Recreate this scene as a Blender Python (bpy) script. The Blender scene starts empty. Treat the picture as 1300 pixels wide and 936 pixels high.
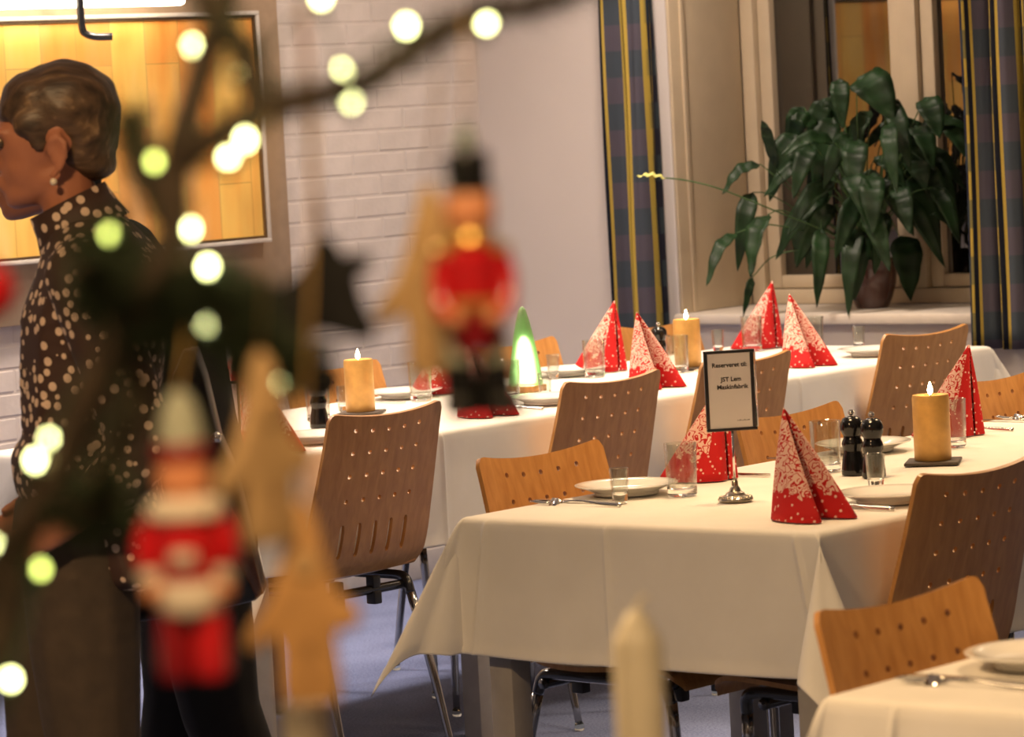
import bpy, bmesh, math, random
from mathutils import Vector, Matrix

random.seed(11)
SC = bpy.context.scene
COL = SC.collection
PI = math.pi

# ------------------------------------------------------------------ camera
# Room axes: x runs along the tables towards the window wall, y towards the brick wall, z up.
PHI, PITCH, ROLL = 0.8657, 0.0727, 0.0531
fwd0 = Vector((math.sin(PHI), math.cos(PHI), 0))
right0 = Vector((math.cos(PHI), -math.sin(PHI), 0))
F = fwd0 * math.cos(PITCH) - Vector((0, 0, 1)) * math.sin(PITCH)
U0 = fwd0 * math.sin(PITCH) + Vector((0, 0, 1)) * math.cos(PITCH)
Rv = right0 * math.cos(ROLL) - U0 * math.sin(ROLL)
Uv = right0 * math.sin(ROLL) + U0 * math.cos(ROLL)
cam_d = bpy.data.cameras.new('camera')
cam = bpy.data.objects.new('camera', cam_d)
COL.objects.link(cam)
M = Matrix((Rv, Uv, -F)).transposed().to_4x4()
M.translation = Vector((0, 0, 1.5))
cam.matrix_world = M
cam_d.sensor_width = 36.0
cam_d.lens = 4784.0 / 1300.0 * 36.0
cam_d.clip_start = 0.05
cam_d.clip_end = 100
cam_d.dof.use_dof = True
cam_d.dof.focus_distance = 7.8
cam_d.dof.aperture_fstop = cam_d.lens / 15.5
SC.camera = cam

# ------------------------------------------------------------------ world, exposure
w = bpy.data.worlds.new('night')
SC.world = w
w.use_nodes = True
w.node_tree.nodes['Background'].inputs[0].default_value = (0.010, 0.012, 0.02, 1)
w.node_tree.nodes['Background'].inputs[1].default_value = 1.0
SC.view_settings.view_transform = 'Standard'
SC.view_settings.look = 'None'
SC.view_settings.gamma = 1.0
SC.view_settings.use_curve_mapping = False
SC.view_settings.exposure = 0.0

WARM = (1.0, 0.64, 0.31)
MID = (1.0, 0.74, 0.48)
COOL = (1.0, 0.80, 0.66)
# ceiling lamps by the brick wall, then unseen ones added as fill: (x, y, watts, colour, radius, spread in degrees)
LAMPS = [
    (5.2, 7.15, 34, COOL, 0.16, 130, 'near the brick wall, leftmost'), (6.9, 7.25, 24, COOL, 0.16, 130, 'near the brick wall, by the painting'), (8.4, 6.7, 24, COOL, 0.16, 140, 'in the corner by the window'),
    (0.3, 0.5, 42, WARM, 0.16, 150, 'added above the camera to light the ornaments'), (2.1, 3.35, 92, WARM, 0.16, 160, 'added over the aisle to brighten the near cloth'), (8.3, 4.7, 24, MID, 0.16, 125, 'added before the window to brighten the back cloth'),
    (6.6, 5.0, 8, MID, 0.16, 130, 'added between the near and the back table as fill'),
]
# shaded pendant lamps hung low over the tables: (x, y, watts, colour, spread, which)
PENDANTS = [
    (5.55, 4.12, 7.0, WARM, 112, 'the front part of the near table'), (6.95, 4.12, 8, WARM, 112, 'the rear part of the near table'),
    (6.35, 6.15, 9.5, MID, 112, 'the left part of the back table'), (7.75, 6.15, 9.5, MID, 112, 'the right part of the back table'),
    (4.50, 2.30, 6.5, WARM, 112, 'the right table'),
]

# ------------------------------------------------------------------ helpers
def link(o, parent=None):
    COL.objects.link(o)
    if parent is not None:
        o.parent = parent
    return o

def mesh_obj(name, verts, faces, mat=None, parent=None, smooth=True, uvs=None, mats=None, fmat=None):
    me = bpy.data.meshes.new(name)
    me.from_pydata([tuple(v) for v in verts], [], faces)
    me.update()
    if uvs is not None:
        ul = me.uv_layers.new(name='UVMap')
        for li, l in enumerate(me.loops):
            ul.data[li].uv = uvs[l.vertex_index]
    if mats:
        for m in mats: me.materials.append(m)
        if fmat:
            for p_, mi in zip(me.polygons, fmat): p_.material_index = mi
    elif mat:
        me.materials.append(mat)
    if smooth:
        for p_ in me.polygons: p_.use_smooth = True
    o = bpy.data.objects.new(name, me)
    return link(o, parent)

def bm_obj(name, bm, mat, parent=None, smooth=False, angle=None):
    me = bpy.data.meshes.new(name)
    bmesh.ops.recalc_face_normals(bm, faces=bm.faces)
    bm.to_mesh(me); bm.free()
    if mat: me.materials.append(mat)
    if smooth:
        for p_ in me.polygons: p_.use_smooth = True
        if angle is not None:
            try: me.set_sharp_from_angle(angle=angle)
            except Exception: pass
    o = bpy.data.objects.new(name, me)
    return link(o, parent)

def empty(name, loc=(0, 0, 0), rz=0.0, parent=None):
    o = bpy.data.objects.new(name, None)
    o.empty_display_size = 0.05
    o.location = loc
    o.rotation_euler = (0, 0, rz)
    return link(o, parent)

def tag(o, label=None, cat=None, group=None, kind=None):
    if label: o['label'] = label
    if cat: o['category'] = cat
    if group: o['group'] = group
    if kind: o['kind'] = kind
    return o

def copy_tree(o, parent=None):
    c = o.copy()
    COL.objects.link(c)
    c.parent = parent
    for ch in list(o.children):
        copy_tree(ch, c)
    return c

def box_bm(bm, lo, hi, bevel=0.0, seg=2):
    cx = [(a + b) / 2 for a, b in zip(lo, hi)]
    sz = [b - a for a, b in zip(lo, hi)]
    r = bmesh.ops.create_cube(bm, size=1.0, matrix=Matrix.Translation(cx) @ Matrix.Diagonal((*sz, 1)))
    if bevel > 0:
        es = list({e for v in r['verts'] for e in v.link_edges})
        bmesh.ops.bevel(bm, geom=es, offset=bevel, segments=seg, affect='EDGES', profile=0.5)

def box(name, lo, hi, mat, parent=None, bevel=0.0, seg=2):
    bm = bmesh.new()
    box_bm(bm, lo, hi, bevel, seg)
    return bm_obj(name, bm, mat, parent, smooth=bevel > 0, angle=math.radians(40))

def lathe_data(profile, n=32, caps=True):
    """profile: list of (r, z) bottom to top"""
    V, Fc = [], []
    for r, z in profile:
        for i in range(n):
            a = 2 * PI * i / n
            V.append((r * math.cos(a), r * math.sin(a), z))
    m = len(profile)
    for j in range(m - 1):
        for i in range(n):
            Fc.append((j * n + i, j * n + (i + 1) % n, (j + 1) * n + (i + 1) % n, (j + 1) * n + i))
    if caps:
        Fc.append(tuple(reversed(range(n))))
        Fc.append(tuple((m - 1) * n + i for i in range(n)))
    return V, Fc

def lathe(name, profile, mat, parent=None, n=32, loc=(0, 0, 0), caps=True, angle=40):
    V, Fc = lathe_data(profile, n, caps)
    V = [(x + loc[0], y + loc[1], z + loc[2]) for x, y, z in V]
    o = mesh_obj(name, V, Fc, mat, parent)
    try: o.data.set_sharp_from_angle(angle=math.radians(angle))
    except Exception: pass
    return o

def catmull(pts, n=8):
    P = [Vector(p) for p in pts]
    out = []
    for i in range(len(P) - 1):
        p0 = P[i - 1] if i > 0 else P[i] * 2 - P[i + 1]
        p1, p2 = P[i], P[i + 1]
        p3 = P[i + 2] if i + 2 < len(P) else P[i + 1] * 2 - P[i]
        for k in range(n):
            t = k / n
            out.append(0.5 * ((2 * p1) + (p2 - p0) * t + (2 * p0 - 5 * p1 + 4 * p2 - p3) * t * t + (3 * p1 - p0 - 3 * p2 + p3) * t ** 3))
    out.append(P[-1])
    return out

def tube_data(path, radius, n=8, flat=1.0):
    """radius: number or list; flat squashes the second axis"""
    P = [Vector(p) for p in path]
    rad = radius if isinstance(radius, (list, tuple)) else [radius] * len(P)
    if len(rad) != len(P):
        rr = []
        for i in range(len(P)):
            t = i / (len(P) - 1) * (len(rad) - 1)
            k = min(int(t), len(rad) - 2)
            rr.append(rad[k] + (rad[k + 1] - rad[k]) * (t - k))
        rad = rr
    V, Fc = [], []
    nrm = None
    for i, p in enumerate(P):
        t = (P[min(i + 1, len(P) - 1)] - P[max(i - 1, 0)]).normalized()
        if nrm is None:
            nrm = t.orthogonal().normalized()
        else:
            nrm = (nrm - t * nrm.dot(t))
            nrm = nrm.normalized() if nrm.length > 1e-6 else t.orthogonal().normalized()
        b = t.cross(nrm)
        for k in range(n):
            a = 2 * PI * k / n
            V.append(p + (nrm * math.cos(a) + b * math.sin(a) * flat) * rad[i])
    m = len(P)
    for j in range(m - 1):
        for i in range(n):
            Fc.append((j * n + i, j * n + (i + 1) % n, (j + 1) * n + (i + 1) % n, (j + 1) * n + i))
    Fc.append(tuple(reversed(range(n))))
    Fc.append(tuple((m - 1) * n + i for i in range(n)))
    return V, Fc

def tube(name, path, radius, mat, parent=None, n=8, flat=1.0):
    V, Fc = tube_data(path, radius, n, flat)
    return mesh_obj(name, V, Fc, mat, parent)

def prism(name, outline, thick, mat, parent=None, bevel=0.0, loc=(0, 0, 0), smooth=True):
    """outline (x, z) extruded along y by thick, centred"""
    bm = bmesh.new()
    vs = [bm.verts.new((x + loc[0], -thick / 2 + loc[1], z + loc[2])) for x, z in outline]
    f = bm.faces.new(vs)
    r = bmesh.ops.extrude_face_region(bm, geom=[f])
    for v in r['geom']:
        if isinstance(v, bmesh.types.BMVert): v.co.y += thick
    if bevel > 0:
        es = [e for e in bm.edges if abs(e.verts[0].co.y - e.verts[1].co.y) < 1e-6]
        bmesh.ops.bevel(bm, geom=es, offset=bevel, segments=2, affect='EDGES', profile=0.5, clamp_overlap=True)
    return bm_obj(name, bm, mat, parent, smooth=smooth, angle=math.radians(50))

# ------------------------------------------------------------------ materials
def new_mat(name):
    m = bpy.data.materials.new(name)
    m.use_nodes = True
    nt = m.node_tree
    b = nt.nodes['Principled BSDF']
    return m, nt, b

def N(nt, typ, **kw):
    n = nt.nodes.new(typ)
    for k, v in kw.items():
        if k in n.inputs: n.inputs[k].default_value = v
        else: setattr(n, k, v)
    return n

def ramp(nt, stops, interp='LINEAR'):
    n = nt.nodes.new('ShaderNodeValToRGB')
    cr = n.color_ramp
    cr.interpolation = interp
    while len(cr.elements) < len(stops): cr.elements.new(0.5)
    for e, (p_, c) in zip(cr.elements, stops):
        e.position = p_
        e.color = (*c, 1) if len(c) == 3 else c
    return n

def plain(name, col, rough=0.5, metal=0.0, vary=0.06, scale=30.0, bump=0.0, bscale=200.0, spec=0.5, sheen=0.0, coat=0.0):
    m, nt, b = new_mat(name)
    tc = N(nt, 'ShaderNodeTexCoord')
    nz = N(nt, 'ShaderNodeTexNoise', Scale=scale, Detail=3.0)
    nt.links.new(tc.outputs['Object'], nz.inputs['Vector'])
    lo = tuple(max(0, c * (1 - vary)) for c in col); hi = tuple(min(1, c * (1 + vary)) for c in col)
    rp = ramp(nt, [(0.3, lo), (0.7, hi)])
    nt.links.new(nz.outputs['Fac'], rp.inputs[0])
    nt.links.new(rp.outputs[0], b.inputs['Base Color'])
    b.inputs['Roughness'].default_value = rough
    b.inputs['Metallic'].default_value = metal
    b.inputs['Specular IOR Level'].default_value = spec
    if sheen: b.inputs['Sheen Weight'].default_value = sheen
    if coat: b.inputs['Coat Weight'].default_value = coat
    if bump:
        n2 = N(nt, 'ShaderNodeTexNoise', Scale=bscale, Detail=2.0)
        nt.links.new(tc.outputs['Object'], n2.inputs['Vector'])
        bp = N(nt, 'ShaderNodeBump', Strength=bump, Distance=0.002)
        nt.links.new(n2.outputs['Fac'], bp.inputs['Height'])
        nt.links.new(bp.outputs[0], b.inputs['Normal'])
    return m

def emit_mat(name, col, strength):
    m, nt, b = new_mat(name)
    b.inputs['Base Color'].default_value = (*col, 1)
    b.inputs['Emission Color'].default_value = (*col, 1)
    b.inputs['Emission Strength'].default_value = strength
    return m

def wood_mat(name, c1, c2, rough=0.35, scale=(3, 60, 60), coat=0.2):
    m, nt, b = new_mat(name)
    tc = N(nt, 'ShaderNodeTexCoord')
    mp = N(nt, 'ShaderNodeMapping')
    mp.inputs['Scale'].default_value = scale
    nt.links.new(tc.outputs['Object'], mp.inputs['Vector'])
    nz = N(nt, 'ShaderNodeTexNoise', Scale=1.0, Detail=4.0, Distortion=0.6)
    nt.links.new(mp.outputs[0], nz.inputs['Vector'])
    rp = ramp(nt, [(0.3, c1), (0.7, c2)])
    nt.links.new(nz.outputs['Fac'], rp.inputs[0])
    nt.links.new(rp.outputs[0], b.inputs['Base Color'])
    b.inputs['Roughness'].default_value = rough
    b.inputs['Coat Weight'].default_value = coat
    b.inputs['Coat Roughness'].default_value = 0.25
    return m

def glass_mat(name, col=(0.97, 0.98, 0.97), rough=0.0, ior=1.45):
    m, nt, b = new_mat(name)
    b.inputs['Base Color'].default_value = (*col, 1)
    b.inputs['Transmission Weight'].default_value = 1.0
    b.inputs['Roughness'].default_value = rough
    b.inputs['IOR'].default_value = ior
    return m

def thin_glass_mat(name):
    m, nt, b = new_mat(name)
    out = nt.nodes['Material Output']
    nt.nodes.remove(b)
    tr = N(nt, 'ShaderNodeBsdfTransparent'); tr.inputs[0].default_value = (.91, .92, .90, 1)
    gl = N(nt, 'ShaderNodeBsdfGlossy'); gl.inputs['Roughness'].default_value = .03
    lw = N(nt, 'ShaderNodeLayerWeight'); lw.inputs['Blend'].default_value = .5
    pw = N(nt, 'ShaderNodeMath', operation='POWER'); pw.inputs[1].default_value = 2.2
    nt.links.new(lw.outputs['Facing'], pw.inputs[0])
    fr = N(nt, 'ShaderNodeMath', operation='MULTIPLY_ADD'); fr.inputs[1].default_value = .75; fr.inputs[2].default_value = .07
    nt.links.new(pw.outputs[0], fr.inputs[0])
    mx = N(nt, 'ShaderNodeMixShader')
    nt.links.new(fr.outputs[0], mx.inputs[0]); nt.links.new(tr.outputs[0], mx.inputs[1]); nt.links.new(gl.outputs[0], mx.inputs[2])
    nt.links.new(mx.outputs[0], out.inputs['Surface'])
    return m

def cloth_mat():
    m, nt, b = new_mat('white_linen')
    tc = N(nt, 'ShaderNodeTexCoord')
    nz = N(nt, 'ShaderNodeTexNoise', Scale=6.0, Detail=4.0)
    nt.links.new(tc.outputs['Object'], nz.inputs['Vector'])
    rp = ramp(nt, [(0.3, (0.74, 0.72, 0.68)), (0.7, (0.82, 0.80, 0.76))])
    nt.links.new(nz.outputs['Fac'], rp.inputs[0])
    nt.links.new(rp.outputs[0], b.inputs['Base Color'])
    b.inputs['Roughness'].default_value = 0.85
    b.inputs['Sheen Weight'].default_value = 0.15
    b.inputs['Specular IOR Level'].default_value = 0.25
    n2 = N(nt, 'ShaderNodeTexNoise', Scale=900.0, Detail=1.0)
    n3 = N(nt, 'ShaderNodeTexNoise', Scale=14.0, Detail=3.0)
    nt.links.new(tc.outputs['Object'], n2.inputs['Vector'])
    nt.links.new(tc.outputs['Object'], n3.inputs['Vector'])
    ad = N(nt, 'ShaderNodeMath', operation='MULTIPLY_ADD')
    ad.inputs[1].default_value = 6.0
    nt.links.new(n3.outputs['Fac'], ad.inputs[0])
    nt.links.new(n2.outputs['Fac'], ad.inputs[2])
    bp = N(nt, 'ShaderNodeBump', Strength=0.25, Distance=0.001)
    nt.links.new(ad.outputs[0], bp.inputs['Height'])
    nt.links.new(bp.outputs[0], b.inputs['Normal'])
    return m

def carpet_mat():
    m, nt, b = new_mat('blue_carpet')
    tc = N(nt, 'ShaderNodeTexCoord')
    a = N(nt, 'ShaderNodeTexNoise', Scale=160.0, Detail=4.0)
    c = N(nt, 'ShaderNodeTexNoise', Scale=5.0, Detail=2.0)
    nt.links.new(tc.outputs['Object'], a.inputs['Vector'])
    nt.links.new(tc.outputs['Object'], c.inputs['Vector'])
    mx = N(nt, 'ShaderNodeMath', operation='MULTIPLY_ADD')
    mx.inputs[1].default_value = 0.35
    nt.links.new(c.outputs['Fac'], mx.inputs[0])
    nt.links.new(a.outputs['Fac'], mx.inputs[2])
    rp = ramp(nt, [(0.45, (0.085, 0.115, 0.24)), (0.85, (0.20, 0.25, 0.46))])
    nt.links.new(mx.outputs[0], rp.inputs[0])
    nt.links.new(rp.outputs[0], b.inputs['Base Color'])
    b.inputs['Roughness'].default_value = 0.95
    bp = N(nt, 'ShaderNodeBump', Strength=0.6, Distance=0.004)
    nt.links.new(a.outputs['Fac'], bp.inputs['Height'])
    nt.links.new(bp.outputs[0], b.inputs['Normal'])
    return m

def napkin_mat():
    """UV: u runs round a lobe from the back edge, v from the tip (0) to the hem (1)"""
    m, nt, b = new_mat('red_printed_paper')
    uv = N(nt, 'ShaderNodeUVMap')
    sx = N(nt, 'ShaderNodeSeparateXYZ')
    nt.links.new(uv.outputs[0], sx.inputs[0])
    tc = N(nt, 'ShaderNodeTexCoord')
    # dots
    vd = N(nt, 'ShaderNodeTexVoronoi', Scale=85.0)
    vd.inputs['Randomness'].default_value = 0.75
    nt.links.new(tc.outputs['Object'], vd.inputs['Vector'])
    dots = N(nt, 'ShaderNodeMath', operation='LESS_THAN'); dots.inputs[1].default_value = 0.22
    nt.links.new(vd.outputs['Distance'], dots.inputs[0])
    # lace swirls
    nz = N(nt, 'ShaderNodeTexNoise', Scale=55.0, Detail=1.0)
    nt.links.new(tc.outputs['Object'], nz.inputs['Vector'])
    mixv = N(nt, 'ShaderNodeMix', data_type='VECTOR')
    mixv.inputs[0].default_value = 0.045
    nt.links.new(tc.outputs['Object'], mixv.inputs[4])
    nt.links.new(nz.outputs['Color'], mixv.inputs[5])
    vl = N(nt, 'ShaderNodeTexVoronoi', Scale=42.0)
    nt.links.new(mixv.outputs[1], vl.inputs['Vector'])
    wv = N(nt, 'ShaderNodeMath', operation='MULTIPLY'); wv.inputs[1].default_value = 22.0
    nt.links.new(vl.outputs['Distance'], wv.inputs[0])
    sn = N(nt, 'ShaderNodeMath', operation='SINE')
    nt.links.new(wv.outputs[0], sn.inputs[0])
    lace = N(nt, 'ShaderNodeMath', operation='GREATER_THAN'); lace.inputs[1].default_value = -0.55
    nt.links.new(sn.outputs[0], lace.inputs[0])
    # band mask, with a scalloped lower border
    wob = N(nt, 'ShaderNodeMath', operation='MULTIPLY_ADD'); wob.inputs[1].default_value = 0.25
    nt.links.new(nz.outputs['Fac'], wob.inputs[0]); nt.links.new(sx.outputs['Y'], wob.inputs[2])
    m1 = N(nt, 'ShaderNodeMath', operation='LESS_THAN'); m1.inputs[1].default_value = 0.88
    nt.links.new(wob.outputs[0], m1.inputs[0])
    m2 = N(nt, 'ShaderNodeMath', operation='GREATER_THAN'); m2.inputs[1].default_value = 0.30
    nt.links.new(sx.outputs['X'], m2.inputs[0])
    m3 = N(nt, 'ShaderNodeMath', operation='GREATER_THAN'); m3.inputs[1].default_value = 0.12
    nt.links.new(sx.outputs['Y'], m3.inputs[0])
    m12 = N(nt, 'ShaderNodeMath', operation='MULTIPLY')
    nt.links.new(m1.outputs[0], m12.inputs[0]); nt.links.new(m2.outputs[0], m12.inputs[1])
    band = N(nt, 'ShaderNodeMath', operation='MULTIPLY')
    nt.links.new(m12.outputs[0], band.inputs[0]); nt.links.new(m3.outputs[0], band.inputs[1])
    pat = N(nt, 'ShaderNodeMix', data_type='FLOAT')
    nt.links.new(band.outputs[0], pat.inputs[0])
    nt.links.new(dots.outputs[0], pat.inputs[2])
    nt.links.new(lace.outputs[0], pat.inputs[3])
    colm = N(nt, 'ShaderNodeMix', data_type='RGBA')
    colm.inputs[6].default_value = (0.50, 0.016, 0.018, 1)
    colm.inputs[7].default_value = (0.76, 0.50, 0.42, 1)
    nt.links.new(pat.outputs[0], colm.inputs[0])
    nt.links.new(colm.outputs[2], b.inputs['Base Color'])
    b.inputs['Roughness'].default_value = 0.8
    b.inputs['Specular IOR Level'].default_value = 0.2
    return m

def curtain_mat():
    """UV in metres along the cloth: u across, v up"""
    m, nt, b = new_mat('checked_curtain_cloth')
    uv = N(nt, 'ShaderNodeUVMap')
    sx = N(nt, 'ShaderNodeSeparateXYZ')
    nt.links.new(uv.outputs[0], sx.inputs[0])
    fr = N(nt, 'ShaderNodeMath', operation='MULTIPLY'); fr.inputs[1].default_value = 1 / .19
    nt.links.new(sx.outputs['X'], fr.inputs[0])
    fc = N(nt, 'ShaderNodeMath', operation='FRACT'); nt.links.new(fr.outputs[0], fc.inputs[0])
    Y = (0.44, 0.32, 0.06)
    # stripes across one repeat, for the light and the dark rows of the check
    A = ramp(nt, [(0, Y), (.05, (.012, .014, .030)), (.16, (.016, .018, .034)), (.34, (.012, .014, .03)), (.44, Y), (.48, (.008, .009, .016)), (.56, Y), (.61, (.085, .075, .100)), (.90, (.10, .09, .11)), (.91, Y)], 'CONSTANT')
    B = ramp(nt, [(0, (.30, .23, .06)), (.05, (.020, .030, .045)), (.16, (.040, .060, .075)), (.34, (.020, .030, .045)), (.44, (.20, .17, .06)), (.48, (.008, .010, .018)), (.56, Y), (.61, (.052, .066, .085)), (.90, (.06, .075, .09)), (.91, Y)], 'CONSTANT')
    nt.links.new(fc.outputs[0], A.inputs[0]); nt.links.new(fc.outputs[0], B.inputs[0])
    fy = N(nt, 'ShaderNodeMath', operation='MULTIPLY'); fy.inputs[1].default_value = 6.2
    nt.links.new(sx.outputs['Y'], fy.inputs[0])
    fz = N(nt, 'ShaderNodeMath', operation='FRACT'); nt.links.new(fy.outputs[0], fz.inputs[0])
    gt = N(nt, 'ShaderNodeMath', operation='GREATER_THAN'); gt.inputs[1].default_value = 0.5
    nt.links.new(fz.outputs[0], gt.inputs[0])
    mx = N(nt, 'ShaderNodeMix', data_type='RGBA')
    nt.links.new(gt.outputs[0], mx.inputs[0]); nt.links.new(A.outputs[0], mx.inputs[6]); nt.links.new(B.outputs[0], mx.inputs[7])
    nt.links.new(mx.outputs[2], b.inputs['Base Color'])
    b.inputs['Roughness'].default_value = 0.9
    b.inputs['Specular IOR Level'].default_value = 0.2
    return m

def dots_mat():
    m, nt, b = new_mat('brown_blouse_with_cream_dots')
    tc = N(nt, 'ShaderNodeTexCoord')
    v = N(nt, 'ShaderNodeTexVoronoi', Scale=50.0)
    v.inputs['Randomness'].default_value = 0.8
    nt.links.new(tc.outputs['Object'], v.inputs['Vector'])
    lt = N(nt, 'ShaderNodeMath', operation='LESS_THAN'); lt.inputs[1].default_value = 0.36
    nt.links.new(v.outputs['Distance'], lt.inputs[0])
    mx = N(nt, 'ShaderNodeMix', data_type='RGBA')
    mx.inputs[6].default_value = (0.042, 0.018, 0.011, 1)
    mx.inputs[7].default_value = (0.62, 0.46, 0.34, 1)
    nt.links.new(lt.outputs[0], mx.inputs[0]); nt.links.new(mx.outputs[2], b.inputs['Base Color'])
    b.inputs['Roughness'].default_value = 0.7
    return m

def painting_mat():
    m, nt, b = new_mat('abstract_painting')
    tc = N(nt, 'ShaderNodeTexCoord')
    sx = N(nt, 'ShaderNodeSeparateXYZ')
    nt.links.new(tc.outputs['Object'], sx.inputs[0])
    cb = N(nt, 'ShaderNodeCombineXYZ')
    nt.links.new(sx.outputs['X'], cb.inputs['X']); nt.links.new(sx.outputs['Z'], cb.inputs['Y'])
    br = N(nt, 'ShaderNodeTexBrick', Scale=1.0)
    mp = N(nt, 'ShaderNodeMapping'); mp.inputs['Rotation'].default_value = (0, 0, PI / 2)
    nt.links.new(cb.outputs[0], mp.inputs['Vector']); nt.links.new(mp.outputs[0], br.inputs['Vector'])
    br.inputs['Brick Width'].default_value = 0.36
    br.inputs['Row Height'].default_value = 0.135
    br.inputs['Mortar Size'].default_value = 0.0012
    br.inputs['Color1'].default_value = (0.90, 0.20, 0.03, 1)
    br.inputs['Color2'].default_value = (0.95, 0.66, 0.16, 1)
    br.inputs['Mortar'].default_value = (0.22, 0.12, 0.04, 1)
    nz = N(nt, 'ShaderNodeTexNoise', Scale=3.5, Detail=3.0)
    mpn = N(nt, 'ShaderNodeMapping'); mpn.inputs['Scale'].default_value = (2.2, 1, 0.5)
    nt.links.new(tc.outputs['Object'], mpn.inputs['Vector']); nt.links.new(mpn.outputs[0], nz.inputs['Vector'])
    rp = ramp(nt, [(0.3, (0.85, 0.30, 0.05)), (0.5, (0.92, 0.60, 0.16)), (0.7, (0.90, 0.74, 0.34))])
    nt.links.new(nz.outputs['Fac'], rp.inputs[0])
    mx = N(nt, 'ShaderNodeMix', data_type='RGBA'); mx.inputs[0].default_value = 0.5
    nt.links.new(br.outputs['Color'], mx.inputs[6]); nt.links.new(rp.outputs[0], mx.inputs[7])
    nt.links.new(mx.outputs[2], b.inputs['Base Color'])
    b.inputs['Roughness'].default_value = 0.3
    b.inputs['Coat Weight'].default_value = 0.5
    return m

MT = {}
MT['linen'] = cloth_mat()
MT['carpet'] = carpet_mat()
MT['napkin'] = napkin_mat()
MT['curtain'] = curtain_mat()
MT['dots'] = dots_mat()
MT['painting'] = painting_mat()
MT['beech'] = wood_mat('beech_plywood', (0.42, 0.19, 0.050), (0.55, 0.275, 0.085), 0.38, (60, 60, 4))
MT['steel'] = plain('chromed_steel', (0.42, 0.41, 0.40), 0.14, 1.0, 0.03)
MT['black_tube'] = plain('black_lacquered_tube', (0.016, 0.016, 0.018), 0.22, 0.0, coat=0.6)
MT['black_plastic'] = plain('black_plastic', (0.014, 0.014, 0.014), 0.5)
MT['chrome'] = plain('polished_chrome', (0.75, 0.74, 0.72), 0.10, 1.0, 0.02)
MT['cutlery'] = plain('cutlery_steel', (0.62, 0.60, 0.57), 0.20, 1.0, 0.02)
MT['table_leg'] = plain('grey_table_leg', (0.33, 0.31, 0.29), 0.45)
MT['table_top'] = wood_mat('table_top_wood', (0.40, 0.24, 0.10), (0.5, 0.3, 0.14))
MT['porcelain'] = plain('white_porcelain', (0.82, 0.80, 0.76), 0.12, coat=0.5, vary=0.02)
MT['glass'] = glass_mat('clear_glass')
MT['thin_glass'] = thin_glass_mat('thin_clear_glass')
MT['mill'] = plain('black_gloss_lacquer', (0.006, 0.006, 0.007), 0.16, coat=0.2, spec=0.35)
MT['gold_wax'] = plain('gold_candle_wax', (0.58, 0.33, 0.095), 0.42, 0.25, 0.12, 40)
MT['wick'] = plain('charred_wick', (0.02, 0.015, 0.01), 0.9)
MT['flame'] = emit_mat('candle_flame', (1.0, 0.72, 0.34), 60.0)
MT['slate'] = plain('dark_slate', (0.06, 0.045, 0.035), 0.6)
MT['white_paint'] = plain('white_painted_brick', (0.66, 0.60, 0.56), 0.65, vary=0.07, scale=9, bump=0.4, bscale=60)
MT['plaster'] = plain('white_plaster', (0.66, 0.61, 0.58), 0.8, vary=0.02, scale=3, bump=0.15, bscale=120)
MT['ceiling'] = plain('white_ceiling', (0.72, 0.70, 0.66), 0.9, vary=0.02)
MT['cream'] = plain('cream_painted_wood', (0.56, 0.46, 0.32), 0.45, vary=0.04, scale=12)
MT['sill'] = plain('white_sill_board', (0.66, 0.60, 0.52), 0.35, vary=0.03)
MT['tan_panel'] = plain('tan_board', (0.36, 0.26, 0.17), 0.7, vary=0.06)
MT['frame_metal'] = plain('dark_bronze_frame', (0.16, 0.11, 0.07), 0.3, 0.7)
MT['frame_pale'] = plain('pale_frame_edge', (0.62, 0.58, 0.52), 0.4)
MT['leaf'] = plain('dark_green_leaf', (0.007, 0.026, 0.006), 0.5, vary=0.5, spec=0.3, scale=14)
MT['stem'] = plain('green_leaf_stalk', (0.05, 0.11, 0.03), 0.5)
MT['pot'] = plain('dark_brown_glazed_pot', (0.06, 0.022, 0.016), 0.25, coat=0.5)
MT['soil'] = plain('dark_soil', (0.02, 0.013, 0.008), 0.95)
MT['spathe'] = plain('pale_green_spathe', (0.55, 0.55, 0.16), 0.5)
MT['paper'] = plain('white_paper', (0.74, 0.71, 0.70), 0.8, vary=0.01)
MT['ink'] = plain('black_ink', (0.02, 0.018, 0.018), 0.8)
MT['sign_frame'] = plain('black_sign_frame', (0.02, 0.02, 0.022), 0.3)
MT['acrylic'] = glass_mat('acrylic_edge', (0.9, 0.97, 0.88), 0.05, 1.49)
MT['silver'] = plain('antique_silver', (0.60, 0.53, 0.42), 0.25, 1.0, 0.25, 120)
MT['skin'] = plain('warm_skin', (0.42, 0.165, 0.088), 0.5, vary=0.06, scale=20)
MT['hair'] = None
MT['trousers'] = plain('dark_brown_trousers', (0.050, 0.034, 0.021), 0.85, vary=0.15)
MT['black_cloth'] = plain('black_cloth', (0.006, 0.006, 0.008), 0.9)
MT['black_leather'] = plain('black_leather', (0.008, 0.007, 0.007), 0.35)
MT['brown_leather'] = plain('red_brown_leather', (0.13, 0.045, 0.022), 0.30, vary=0.3)
MT['pearl'] = plain('cream_pearl', (0.8, 0.7, 0.55), 0.2)
MT['needles'] = plain('dark_green_needles', (0.020, 0.032, 0.012), 0.7, vary=0.4)
MT['twig'] = plain('dark_brown_twig', (0.050, 0.032, 0.018), 0.8, vary=0.3)
MT['wire'] = plain('dark_green_wire', (0.02, 0.04, 0.015), 0.5)
MT['led'] = emit_mat('lit_led_bulb', (0.98, 1.0, 0.42), 22.0)
MT['led_dim'] = emit_mat('dim_led_bulb', (0.72, 0.82, 0.18), 9.0)
MT['ginger'] = plain('tan_wood_ornament', (0.46, 0.25, 0.085), 0.65, vary=0.2, scale=60)
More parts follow.
